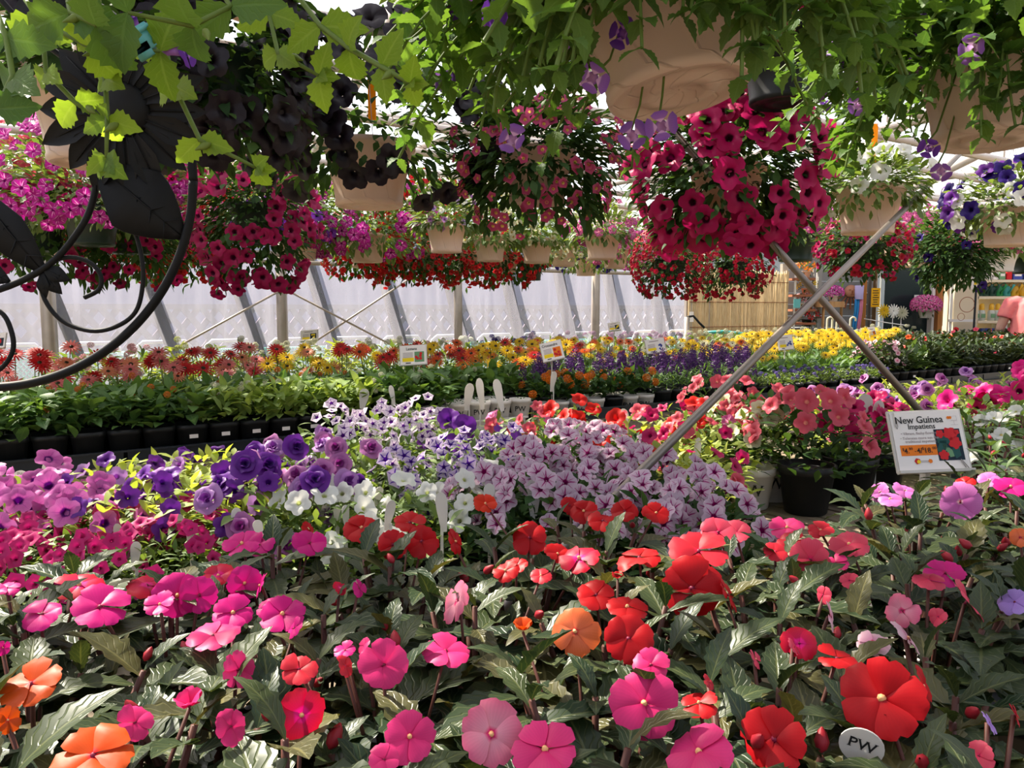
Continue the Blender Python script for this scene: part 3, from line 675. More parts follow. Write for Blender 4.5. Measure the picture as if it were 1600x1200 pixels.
PATCH = [
 ('magenta small-flowered petunia with green shoots', fl('pet_smallmag', t='cali'), .033, 26, 'leaf_petunia', .13, .21, [(20, 880), (95, 872), (170, 868), (245, 858), (315, 842), (50, 838), (130, 835), (215, 828), (290, 815)]),
 ('orchid pink petunia with dark throats', fl('pet_orchid'), .062, 15, 'leaf_petunia', .13, .25, [(25, 800), (95, 788), (60, 760), (140, 808), (5, 775)]),
 ('violet petunia among lime shoots', fl('pet_violet', 'pet_violet', 'pet_lav'), .052, 9, 'leaf_lime', .15, .27, [(200, 790), (270, 775), (345, 772), (410, 785), (190, 745), (340, 728), (275, 735)]),
 ('double ruffled purple and pink petunia', fl('pet_dblpink', 'pet_dblpink', 'pet_lav', 'pet_violet', t='double'), .062, 10, 'leaf_petunia', .14, .29, [(430, 735), (485, 765), (545, 722), (400, 775), (470, 705)]),
 ('white trailing petunia with purple stars', fl('pet_wstar', t='cali'), .042, 24, 'leaf_petunia', .15, .29, [(560, 690), (620, 680), (685, 672), (600, 655), (520, 668), (660, 650)]),
 ('lilac petunia with violet star stripes', fl('pet_vstar', t='cali'), .042, 24, 'leaf_petunia', .15, .26, [(630, 745), (700, 735), (765, 722), (790, 700), (725, 708)]),
 ('white petunia with fresh green leaves', fl('pet_white'), .055, 8, 'leaf_petunia', .15, .25, [(545, 795), (610, 785), (685, 785), (750, 772), (490, 805)]),
 ('pale pink petunia with magenta star stripes', fl('pet_bordeaux', t=('petunia0', 'petunia2')), .047, 27, 'leaf_dark', .16, .27, [(790, 760), (830, 728), (900, 722), (965, 735), (1030, 752), (1085, 780), (855, 775), (930, 772), (1005, 795), (880, 690), (1105, 812), (950, 700)]),
 ('deep purple petunia with large trumpets', fl('pet_violet'), .085, 4, 'leaf_petunia', .12, .28, [(712, 682), (765, 695)]),
 ('soft pink petunia behind the striped ones', fl('pet_coral', 'pet_pinkstar'), .050, 12, 'leaf_petunia', .14, .28, [(795, 672), (845, 665), (1135, 668)]),
 ('scarlet petunia with red trumpets', fl('pet_scarlet'), .062, 8, 'leaf_petunia', .13, .30, [(885, 655), (985, 680), (1085, 665), (920, 665)]),
 ('raspberry pink petunia beside the brace pipe', fl('pet_raspberry', 'pet_coral'), .048, 14, 'leaf_lime', .16, .30, [(1015, 672), (1060, 655), (1095, 685), (1062, 712)]),
 ('coral petunia tall above the brace pipe', fl('pet_coral'), .058, 15, 'leaf_dark', .16, .34, [(1150, 632), (1115, 612), (1195, 640)]),
 ('lilac double petunia with lime shoots', fl('pet_lav', 'pet_dblpink', t='double'), .058, 5, 'leaf_lime', .17, .31, [(1345, 640), (1400, 635), (1455, 632), (1300, 620), (1375, 612), (1440, 605), (1510, 605), (1560, 600)]),
 ('hot pink petunia behind the price sign', fl('pet_hot', 'p_magenta'), .080, 8, 'leaf_petunia', .17, .34, [(1525, 632), (1580, 628), (1610, 600)]),
]
PATCH = [(d, f_, dia, n, lf, r, h, pts) for d, f_, dia, n, lf, r, h, pts in PATCH]
for d, f_, dia, n, lf, r, h, pts in PATCH:
    for i, (px, py) in enumerate(sorted(pts)):
        P = onz(px, py, BZ+h*.82); P.z = BZ
        clump('petunia_plant', P, r, h, f'{d}, {ORD[i]} of its patch from the metal ring', 'petunias on the front bench', f_, dia, n, lf, nl=260, ls=.26 if 'white' not in d else .24, face_up=.45)
# single pots on the bare slats
for px, py, col, mt, lab in ((1258, 800, 'dark_pot', 'pet_coral', 'coral petunia in a black pot standing on bare slats'), (1325, 785, 'dark_pot', 'pet_raspberry', 'raspberry petunia in a black pot beside the price sign'), (1372, 772, 'dark_pot', 'pet_raspberry', 'raspberry petunia in a black pot behind the price sign')):
    P = onz(px, py, BZ); P.z = BZ
    clump('petunia_plant', P, .19 if px < 1300 else .15, .37 if px < 1300 else .31, lab, 'petunias in black pots', fl(mt), .064, 30 if px < 1300 else 16, 'leaf_dark', nl=260, ls=.24, pot='dark_pot', potr=.083, poth=.15)
for px, py, lab in ((1172, 792, 'cream petunia in a white round pot beside the coral one'), (1205, 780, 'cream petunia in a white round pot behind its twin'), (1140, 770, 'cream petunia in a white pot under coral blooms')):
    P = onz(px, py, BZ); P.z = BZ
    clump('petunia_plant', P, .10, .31, lab, 'petunias in white pots', fl('pet_yellowpale'), .055, 8, 'leaf_petunia', nl=150, ls=.3, pot='white_plastic', potr=.072, poth=.13, text='PW')
# white impatiens beside the sign
for i, (px, py) in enumerate(((1560, 690), (1615, 710), (1545, 735), (1600, 755), (1520, 668), (1590, 660))):
    P = onz(px, py, BZ+.25); P.z = BZ
    bl = []
    for k in range(3):
        B = P+Vector((U(-.09, .09), U(-.09, .05), U(.25, .29))); bl.append((B, .026, 'p_white', UP*.7+towards_cam(P)+Vector((U(-.3, .3), 0, 0)), .5))
    impatiens(P, .13, f'green-leaved white impatiens beyond the price sign, {ORD[i]} counting outward', 'white impatiens by the price sign', leaf='leaf_white_impatiens', blooms=bl, tips=['whi'], ll=(.055, .085), pot='white_plastic' if i % 2 else 'dark_pot')

# ------------------------------------------------------------------ hanging baskets
def poly_leaf_split(o, mats_, keys, leafname, near=300):
    ms = sorted(mats_, key=lambda m: (Vector((0, 0, CZ))-(o.location+m.translation)).length)
    for m in ms[:near]: link('leaf', tm(random.choice(keys), leafname), o, m)
    if len(ms) > near:
        half = [ms[near:][i::len(keys)] for i in range(len(keys))]
        for k, mm in zip(keys, half):
            if mm: f = link('foliage', scatter('foliage', TM[k], mm, MATS[leafname]), o); f['kind'] = 'stuff'
def pot_hang(o, mat, R, h, top, tape=False, wires=3):
    pr = [(R*.70, 0), (R*.735, .003), (R*.75, .012), (R*.735, .016), (R*.78, h*.35), (R*.96, h*.9), (R*1.03, h*.91), (R*1.04, h), (R*.97, h), (R*.95, h*.9), (.001, h*.88)]
    k = ('hp', mat, round(R, 3), round(h, 3))
    if k not in MC:
        m = MB().lathe(pr, 36, cap0=False)
        # recessed base with rings
        base = [(R*.70, 0), (R*.62, .0), (R*.60, .004), (R*.42, .004), (R*.40, .0), (R*.26, .0), (R*.22, .006), (.001, .006)]
        m.lathe(base, 36, cap0=False); MC[k] = m.mesh('pot', MATS[mat])
    link('pot', MC[k], o)
    a0 = U(0, 6)
    for i in range(wires):
        a = a0+i*2*math.pi/wires; MB().tube([(R*math.cos(a), R*math.sin(a), h-.005), (.006*math.cos(a), .006*math.sin(a), top-.05)], .0013, 4).build('hanger_wire', MATS['steel_wire'], o)
    hk = [(0, 0, top-.055)]+[(.018*math.sin(t_)+0, 0, top-.02+.020+.018*(-math.cos(t_))) for t_ in np.linspace(0, 4.2, 9)]
    MB().tube(hk, .0028, 5).build('hook', MATS['steel_wire'], o)
    if tape: MB().box((.012, 0, top-.16), (.022, .0012, .17)).build('price_tape', MATS['yellow_tape'], o, smooth=False)
NB = [0]
def basket(px, p, label, flowers, dia, n, leaf, rx=.25, up=.2, down=.1, pot='cream_pot', R=.125, h=.17, zb=.28, nl=420, ls=.05, tmpl='pet', tape=False, tiny=False, Y=None, cs=0., name='hanging_basket', top=None, group='flowering hanging baskets', hide=None):
    if hide is None: hide = 1.0 if down > .15 else .45
    Yd = depth_on(px, p) if Y is None else Y
    P = Vector(((px-800)/FPX*Yd, Yd, CZ+zb)); tz = (PZ if top is None else top)-P.z
    # exact x for the pitch
    r = ray(px, 482); P.x = r.x/r.y*Yd
    o = thing(name, P, label, 'hanging plant', group); pot_hang(o, pot, R, h, tz, tape)
    C = Vector((cs, 0, h)); ms = []
    def pt(lo, hi):
        while True:
            d = Vector((random.gauss(0, 1), random.gauss(0, 1), random.gauss(0, 1))).normalized(); k = U(lo, hi)
            q = Vector((d.x*rx*k, d.y*rx*k, (d.z*up if d.z > 0 else d.z*down)*k))
            if d.z < 0:
                w_ = Vector((d.x, d.y, 0)).normalized()*max(rx*k*(1-.45*d.z*d.z), R+U(.012, .05)); q.x, q.y = w_.x, w_.y
                if k > .4 and U(0, 1) > hide: continue
            if q.z < 0 and math.hypot(q.x, q.y) < R+.01: continue
            return d, q+C
    for _ in range(int(nl*(3.3 if down > .15 else 2.1))):
        d, q = pt(.45, 1.02); dd = Vector((d.x, d.y, d.z*.6+U(-.6, .5)))+Vector((U(-.5, .5), U(-.5, .5), 0))
        ms.append(frame(dd, Vector((U(-.4, .4), U(-.4, .4), 1)), q, ls*U(.6, 1.2)))
    f = link('foliage', scatter('foliage', TM[tmpl], ms, MATS[leaf]), o); f['kind'] = 'stuff'
    tw = Vector((-P.x, -P.y, 0)).normalized(); fm = {}
    for _ in range(n):
        for _k in range(4):
            d, q = pt(.93, 1.10)
            if d.dot(tw) > -.25: break
        nrm = Vector((d.x, d.y, d.z*.7+.15))+tw*.45; mt, tp = random.choice(flowers); M = face(nrm, q, dia*.5*U(.85, 1.15))
        if tiny: fm.setdefault((mt, tp), []).append(M)
        else: link('bloom', tm(tp, mt), o, M)
    for (mt, tp), mm in fm.items():
        f = link('blossoms', scatter('blossoms', TM[tp], mm, MATS[mt]), o); f['kind'] = 'stuff'
    return o
BK = basket
BK(580, 2.05, 'cream basket of black petunias hanging beside the metal flower', fl('pet_black'), .085, 120, 'leaf_dark', .38, .31, .13, nl=560, ls=.05, tape=True)
BK(165, 1.75, 'cream basket half hidden behind the black metal flower', fl('pet_black'), .06, 18, 'leaf_dark', .22, .25, .04, R=.12, nl=420, ls=.055)
BK(360, 1.75, 'dark foliage basket of black petunias next to the metal ring', fl('pet_black'), .08, 80, 'leaf_dark', .19, .24, .24, pot='green_pot', R=.08, h=.11, zb=.42, nl=420, ls=.05)
BK(838, 1.75, 'basket of small pink petunias with yellow eyes', fl('pet_calipink', t='cali'), .031, 130, 'leaf_dark', .23, .13, .20, nl=700, ls=.045, R=.10, h=.14)
BK(1130, 1.75, 'basket of large hot pink petunias in the middle', fl('pet_hot'), .092, 105, 'leaf_dark', .31, .22, .26, nl=850, ls=.052, R=.12)
BK(1350, 1.75, 'cream basket of white petunias and dense green leaves', fl('pet_white'), .070, 14, 'leaf_petunia', .21, .14, .10, nl=520, ls=.05, tape=True)
BK(1568, 1.75, 'cream basket of purple and white petunias', fl('pet_indigo', 'pet_indigo', 'pet_violet', 'pet_white'), .082, 64, 'leaf_petunia', .27, .20, .10, nl=560, ls=.05)
BK(150, 4.0, 'dark green basket of magenta striped petunias', fl('pet_star'), .068, 115, 'leaf_petunia', .42, .40, .10, pot='green_pot', nl=700, ls=.055)
BK(70, 4.5, 'basket of deep magenta petunias under the striped ones', fl('pet_deep'), .07, 80, 'leaf_dark', .42, .15, .34, pot='green_pot', nl=420, ls=.06)
BK(210, 4.5, 'basket of deep magenta petunias left of the red ones'.replace('left of', 'touching'), fl('pet_deep', 'pet_hot'), .07, 60, 'leaf_dark', .30, .2, .34, pot='green_pot', nl=420, ls=.06)
BK(402, 3.5, 'round ball of deep magenta petunias over the film wall', fl('pet_deep'), .078, 95, 'leaf_dark', .27, .16, .36, pot='green_pot', R=.11, nl=620, ls=.05)
BK(575, 4.5, 'cream basket of bright striped magenta petunias', fl('pet_star'), .07, 120, 'leaf_petunia', .46, .32, .13, nl=700, ls=.06)
BK(470, 4.5, 'magenta striped basket between the deep magenta and cream pots', fl('pet_star', 'pet_violet'), .07, 80, 'leaf_petunia', .36, .30, .06, nl=560, ls=.06)
BK(698, 3.5, 'cream basket of lavender and white flowers by the post', fl('pet_lav', 'pet_white', 'pet_vstar', t='cali'), .035, 45, 'leaf_petunia', .18, .20, .04, R=.105, h=.15, nl=380, ls=.05)
BK(766, 4.0, 'cream basket of pale yellow petunias', fl('pet_yellowpale'), .046, 55, 'leaf_petunia', .27, .26, .07, R=.105, h=.15, nl=480, ls=.05)
BK(838, 4.0, 'cream basket of pale yellow petunias hiding its neighbour'.replace('hiding its neighbour', 'touching the pink one'), fl('pet_yellowpale', 'pet_white'), .046, 40, 'leaf_petunia', .23, .24, .04, R=.105, h=.15, nl=420, ls=.05)
BK(940, 3.5, 'cream basket of rosy petunias before the rail', fl('pet_pinkstar', 'pet_star'), .05, 40, 'leaf_petunia', .22, .2, .06, R=.11, h=.15, nl=360, ls=.05)
for i, (px, p, dn) in enumerate(((240, 5.1, .25), (290, 5.1, .28), (570, 5.1, .22), (625, 5.1, .25), (672, 5.1, .22), (735, 5.1, .26), (790, 5.1, .24), (110, 5.1, .1))):
    BK(px, p, f'red trailing basket along the film wall rail, {ORD[i]} from metal ring', fl('pet_red', t='cali'), .042, 190, 'leaf_dark', .30, .26, dn, R=.11, h=.14, nl=330, ls=.055, tiny=True, group='red baskets at the film wall')
BK(830, 5.1, 'dark green basket with red rim flowers below the yellow ones', fl('pet_red', t='cali'), .04, 60, 'leaf_dark', .16, .12, .03, pot='green_pot', R=.10, h=.14, zb=.22, nl=180, ls=.05, tiny=True)
for i, (px, p, mt, zb) in enumerate(((880, 4.5, 'pet_yellowpale', .30), (915, 5.1, 'pet_indigo', .27), (960, 4.5, 'pet_pinkstar', .30), (1010, 5.1, 'pet_star', .30), (1070, 4.5, 'pet_pinkstar', .34), (660, 4.5, 'pet_red', .5), (340, 5.1, 'pet_pinkstar', .42), (20, 5.1, 'pet_pinkstar', .55), (60, 4.5, 'pet_coral', .52), (300, 4.0, 'pet_hot', .50), (390, 5.1, 'pet_scarlet', .50))):
    BK(px, p, f'far cream basket of {dict(pet_yellowpale="pale yellow", pet_indigo="indigo", pet_pinkstar="rose pink", pet_star="magenta", pet_red="red", pet_coral="coral", pet_hot="hot pink", pet_scarlet="scarlet")[mt]} petunias, {ORD[i]} in the far rows', fl(mt, t='cali'), .05, 110, 'leaf_petunia', .30, .22, .10, R=.105, h=.14, zb=zb, nl=320, ls=.055, tiny=True, group='far hanging baskets', top=PZ+.15)
BK(1045, 3.0, 'ball of tiny crimson flowers over the film wall', fl('pet_crimson', t='cali'), .028, 330, 'leaf_dark', .20, .17, .20, pot='green_pot', R=.09, h=.12, zb=.14, nl=520, ls=.035, tiny=True)
BK(1142, 3.0, 'ball of tiny crimson flowers before the bamboo screen', fl('pet_crimson', t='cali'), .028, 330, 'leaf_dark', .22, .18, .20, pot='green_pot', R=.09, h=.12, zb=.14, nl=520, ls=.035, tiny=True)
BK(1345, 2.42, 'basket of raspberry red small petunias over the shop front', fl('pet_crimson', 'pet_raspberry', t='cali'), .038, 120, 'leaf_dark', .23, .14, .18, pot='green_pot', R=.10, h=.13, zb=.20, nl=560, ls=.042)
BK(1488, 2.42, 'leafy green basket ball with few purple petunias', fl('pet_indigo', t='petunia0'), .06, 12, 'leaf_dark', .24, .22, .24, pot='green_pot', R=.10, h=.13, zb=.22, nl=900, ls=.048)
BK(1240, 3.0, 'dark green basket of pink starry flowers', fl('pet_star', 'pet_pinkstar', t='cali'), .04, 70, 'leaf_petunia', .24, .2, .05, pot='green_pot', R=.13, h=.16, nl=320, ls=.05, tiny=True)
BK(1552, 3.0, 'white basket of pink geranium-like flowers above the shop shelves', fl('pet_pinkstar', 'pet_raspberry', t='cali'), .05, 70, 'leaf_petunia', .28, .18, .05, pot='white_plastic', R=.16, h=.19, nl=320, ls=.06, tiny=True)
BK(1605, 3.0, 'dark green basket of pink flowers above the shop shelves', fl('pet_pinkstar', t='cali'), .05, 60, 'leaf_petunia', .28, .18, .05, pot='green_pot', R=.16, h=.19, nl=320, ls=.06, tiny=True)
for i, (px, p, mt, zb) in enumerate(((1290, 3.5, 'pet_star', .36), (1400, 3.0, 'pet_pinkstar', .36), (1430, 3.5, 'pet_raspberry', .33), (1200, 3.5, 'pet_pinkstar', .4))):
    BK(px, p, f'distant pink basket beyond the crossing pipes, {ORD[i]} of four', fl(mt, t='cali'), .05, 120, 'leaf_petunia', .36, .2, .12, R=.12, h=.15, zb=zb, nl=300, ls=.06, tiny=True, group='distant pink baskets')
# higher baskets hung from the roof
for px, py, Y, pm, mt, lab in ((412, 22, 2.25, 'cream_pot', 'pet_star', 'high cream pot showing its base above the black petunias'), (728, 82, 2.4, 'cream_pot', 'tor_flower', 'high cream pot behind the trailing torenia'), (1215, 163, 2.15, 'dark_pot', 'pet_hot', 'high dark pot with pink petunias beside the torenia')):
    zb = at(px, py, Y).z-CZ; x = px
    BK(px, 0, lab, fl(mt), .06, 22, 'leaf_petunia', .24, .26, .03, pot=pm, zb=zb, Y=Y, top=roofz(NV.dot(Vector(((px-800)/FPX*Y, Y, 0)))), nl=420, ls=.055)

# trailing torenia baskets
def torenia(P, label, R, h, pot, stems, length, leaf, seed, near=300, flowers=16, ls=(.030, .046), top=None, bias=None, hsp=(.3, 1.0), droop=1.0, tape=False, tilt=None, front=0, spots_=()):
    random.seed(seed); o = thing('torenia_basket', P, label, 'hanging plant', 'trailing torenia baskets')
    pot_hang(o, pot, R, h, (PZ if top is None else top)-P.z, tape)
    if tilt: [c for c in o.children if c.name.startswith('pot')][0].matrix_basis = Matrix.Rotation(-tilt[0], 4, 'X') @ Matrix.Rotation(-tilt[1], 4, 'Y')
    lm = []; st = MB(); fl_ = []
    ca = math.atan2(-P.y, -P.x)
    for k in range(stems+front):
        a = U(0, 6.28); s = U(0, 1)**.5; dr = droop
        if k >= stems: a = ca+U(-1.5, 1.5); s = 1.0; dr = 2.5
        q = Vector((math.cos(a)*R*.9*s, math.sin(a)*R*.9*s, h*.95))
        L = length*U(*hsp); d = Vector((math.cos(a)*(.4+s), math.sin(a)*(.4+s), U(.3, 1.3)))
        if k >= stems: L = h*U(.9, 1.75); d.z = .2
        elif bias: d += Vector(bias)*U(0, 1)
        d.normalize(); pts = [q.copy()]; step = .030; n = int(L/step); al = U(0, 3.14)
        for i in range(n):
            d = (d+Vector((U(-.14, .14), U(-.14, .14), -.13*dr))).normalized(); q = q+d*step
            if math.hypot(q.x, q.y) < R*1.04 and q.z < h: # stay outside the pot
                m_ = Vector((q.x, q.y, 0)).normalized()*R*1.06; q.x, q.y = m_.x, m_.y
            pts.append(q.copy())
            side = d.cross(UP); side = side.normalized() if side.length > .05 else Vector((1, 0, 0)); ax = Matrix.Rotation(al+i*1.57, 3, d) @ side
            for sg in (1, -1):
                ld = ax*sg+d*.45+Vector((0, 0, U(-.35, .25))); sz = U(*ls)*(1 if i < n-2 else .65)
                lm.append(frame(ld, UP+Vector((U(-.3, .3), U(-.3, .3), 0)), q, sz))
        if len(pts) > 1: st.tube(pts, [.0021]*len(pts), 4, cap=False)
        if k < flowers and len(pts) > 2: fl_.append((pts[random.randint(len(pts)//2, len(pts)-1)], a))
    st.build('stem', MATS['stem_green'], o); poly_leaf_split(o, lm, ['tor0', 'tor1'], leaf, near)
    tw = Vector((-P.x, -P.y, -.1)).normalized()
    for bx, by in spots_: 
        q = at(bx, by, P.y-U(.06, .12))-P; link('bloom', tm('torfl', random.choice(('tor_flower', 'tor_flower', 'tor_violet'))), o, face(tw+Vector((U(-.7, .7), 0, U(-.6, .4))), q, U(.017, .021))); MB().tube([q+Vector((0, .02, .005)), q*.8+Vector((0, .02, .03)), Vector((q.x*.45, q.y*.4, h))], .0016, 4).build('flower_stalk', MATS['stem_green'], o)
    for q, a in fl_: link('bloom', tm('torfl', random.choice(('tor_flower', 'tor_violet'))), o, face(tw*U(.2, 1)+Vector((U(-1, 1), U(-.6, .2), U(-.5, .5))), q+tw*.02+Vector((0, 0, -.01)), U(.016, .021)))
    return o
Ya = depth_on(1060, .70); Pa = at(1062, 148, Ya)
torenia(Pa, 'large torenia basket overhead showing its round pink base', .118, .14, 'cream_pot', 150, .38, 'leaf_torenia', 5, bias=(-1.3, 0, 0), flowers=34, ls=(.032, .052), droop=1.05, tilt=(.12, .16), front=66, spots_=((972, 52), (1033, 197), (988, 212), (800, 218), (926, 122), (772, 22), (870, 60)))
Yb = depth_on(1545, .70); Pb = at(1548, 222, Yb)
torenia(Pb, 'torenia basket with violet trumpets at the picture edge'.replace('at the picture edge', 'beside the white petunia basket'), .125, .16, 'cream_pot', 150, .40, 'leaf_torenia', 6, bias=(-.5, -.1, .3), flowers=34, ls=(.032, .05), droop=.95, tilt=(.05, 0), front=46, spots_=((1430, 105), (1345, 60), (1340, 165), (1452, 232), (1470, 268), (1560, 40), (1385, 30)))
Yk = depth_on(850, .70)
torenia(at(905, 10, 1.25), 'leafy torenia basket filling the gap behind the overhead one', .09, .11, 'green_pot', 90, .30, 'leaf_torenia', 9, near=300, flowers=18, bias=(0, 0, -.5), droop=1.6, ls=(.03, .048), top=2.6)
torenia(at(1330, -20, 1.6), 'torenia basket high up between the two larger torenias', .10, .13, 'green_pot', 60, .26, 'leaf_torenia', 10, near=200, flowers=18, top=2.9)
# near trailing torenia over the metal ring: shoots placed along measured paths
Pc = at(150, -130, .82)
random.seed(21)
oc = torenia(Pc, 'pale torenia basket trailing yellow-green shoots over the metal flower', .12, .15, 'cream_pot', 42, .22, 'leaf_torenia', 22, near=220, flowers=6, droop=1.3, top=2.6)
def shoot(o, pts, sizes, leaf, end=True):
    W_ = [at(x, y, z) for x, y, z in pts]; b = o.location
    MB().tube([w-b for w in W_], [.0024]*(len(W_)-1)+[.0016], 6).build('stem', MATS['stem_green'], o)
    for i in range(1, len(W_)):
        d = (W_[i]-W_[i-1]).normalized(); s = sizes[min(i, len(sizes)-1)]
        ax = Vector((1, -.25, .1)) if abs(d.z) > .6 else Vector((.2, -.2, 1))
        if i % 2 == 0: ax = Vector((.75, -.7, -.2)) if abs(d.z) > .6 else Vector((.1, -.9, .5))
        for sg in (1, -1):
            link('leaf', tm(random.choice(('tor0', 'tor1')), leaf), o, frame(ax*sg+d*U(.1, .5)+UP*U(-.25, .1), Vector((U(-.2, .2), -1, U(-.35, .15))), W_[i]-b, s*U(.9, 1.1)))
        if i == len(W_)-1 and end:
            for sg in (1, -1): link('leaf', tm('tor0', leaf), o, frame(Vector((sg*.5, -.5, .2))+d, Vector((0, -1, -.1)), W_[i]-b, s*.7))
    q = W_[-2]-b; link('bud', MB().lathe([(.001, 0), (.004, .004), (.006, .011), (.0025, .021), (.0008, .026)], 7).mesh('bud', MATS['bud_green']), o, face(Vector((U(-1, 1), -.3, -.4)), q+Vector((.012, -.004, -.004)), .62))
LP = 'leaf_torenia_pale'
shoot(oc, [(150, -40, .80), (160, 50, .76), (164, 122, .74), (168, 187, .73), (166, 246, .72)], [.04, .036, .036, .036, .038], LP)
shoot(oc, [(50, -40, .80), (66, 50, .76), (72, 112, .74), (118, 160, .74), (165, 188, .74)], [.04, .04, .036, .034, .03], LP, False)
shoot(oc, [(250, -40, .82), (255, 55, .78), (272, 134, .75), (312, 218, .74), (400, 262, .74)], [.045, .045, .045, .034, .03], LP)
shoot(oc, [(20, -30, .74), (60, 30, .72), (140, 73, .70), (250, 80, .70)], [.045, .045, .045, .045], LP, False)
shoot(oc, [(380, -50, .80), (420, 20, .78), (434, 82, .76), (498, 118, .75)], [.045, .042, .038, .034], LP)
shoot(oc, [(440, -40, .74), (500, 40, .72), (545, 75, .70), (596, 104, .68), (640, 130, .66)], [.045, .045, .038, .034, .03], LP)
shoot(oc, [(330, -40, .70), (360, 10, .68), (300, 40, .66), (200, 20, .64)], [.05, .05, .05, .05], 'leaf_torenia', False)
shoot(oc, [(-20, -20, .66), (10, 60, .64), (20, 120, .63), (-5, 170, .62)], [.05, .05, .05, .045], 'leaf_torenia', False)
shoot(oc, [(100, -40, .68), (110, 20, .66), (150, 40, .64)], [.05, .05, .05], 'leaf_torenia', False)
b0 = oc.location
link('bloom', tm('torfl', 'tor_violet'), oc, face(Vector((1, -.15, .1)), at(290, 78, .70)-b0, .017)); link('bloom', tm('torfl', 'tor_violet'), oc, face(Vector((-.3, -.4, .8)), at(207, 28, .72)-b0, .012))
clip = MB(); clip.box((0, 0, 0), (.020, .006, .022)); clip.box((.003, 0, .006), (.024, .009, .004)); clip.box((-.003, -.001, -.010), (.014, .004, .012))
clip.build('plant_clip', MATS['teal_clip'], oc, Matrix.Translation(at(222, 62, .70)-b0) @ Matrix.Rotation(-.5, 4, 'Y'))
random.seed(31)

# ------------------------------------------------------------------ back bench
def t_of(px, p):
    s = depth_on(px, p); u = (px-800)/FPX; return s*(u*DV.x+DV.y)
ROWN = ['front', 'second', 'third', 'fourth', 'fifth', 'sixth', 'seventh', 'eighth', 'ninth', 'tenth']
FRONTP = [3.44, 3.57, 3.71, 3.85]; MIDP = [4.05, 4.24, 4.43, 4.62]; BACKP = [4.86, 5.10]
CNT = {}
def lab(desc, ri):
    k = (desc, ri); CNT[k] = CNT.get(k, 0)+1
    return f'{desc}, {ORD[CNT[k]-1]} along {ROWN[ri]} wall-bench row'
def cl(name, P, ri, desc, grp, *a, **k): return clump(name, P, *a[:2], lab(desc, ri), grp, *a[2:], **k)
def stalks(o, items, mat='stem_green'):
    m = MB()
    for a, b in items: m.tube([a, b], .0025, 4, cap=False)
    m.build('stalk', MATS[mat], o)
def gerbera(P, ri, cols, n, h=.34, dia=.10, desc='gerbera'):
    o = clump('gerbera_plant', P, .10, .24, lab(desc, ri), 'daisies on the wall bench', [], .1, 0, 'leaf_lantana', 'whi', 26, .75, potr=.06, poth=.12)
    its = []
    for i in range(n):
        q = Vector((U(-.08, .08), U(-.08, .08), h+U(-.07, .06))); its.append((Vector((q.x*.3, q.y*.3, .1)), q)); nr = Vector((U(-.3, .3), U(-.3, .3), .9))+towards_cam(P)*.75
        b = link('bloom', tm('gerb', random.choice(cols)), o, face(nr, q, dia/2*U(.85, 1.1)))
        link('flower_disc', DISC, b)
    if its: stalks(o, its)
    return o
DISC = MB().lathe([(.24, .03), (.2, .13), (.001, .16)], 8).mesh('flower_disc', MATS['g_centre'])
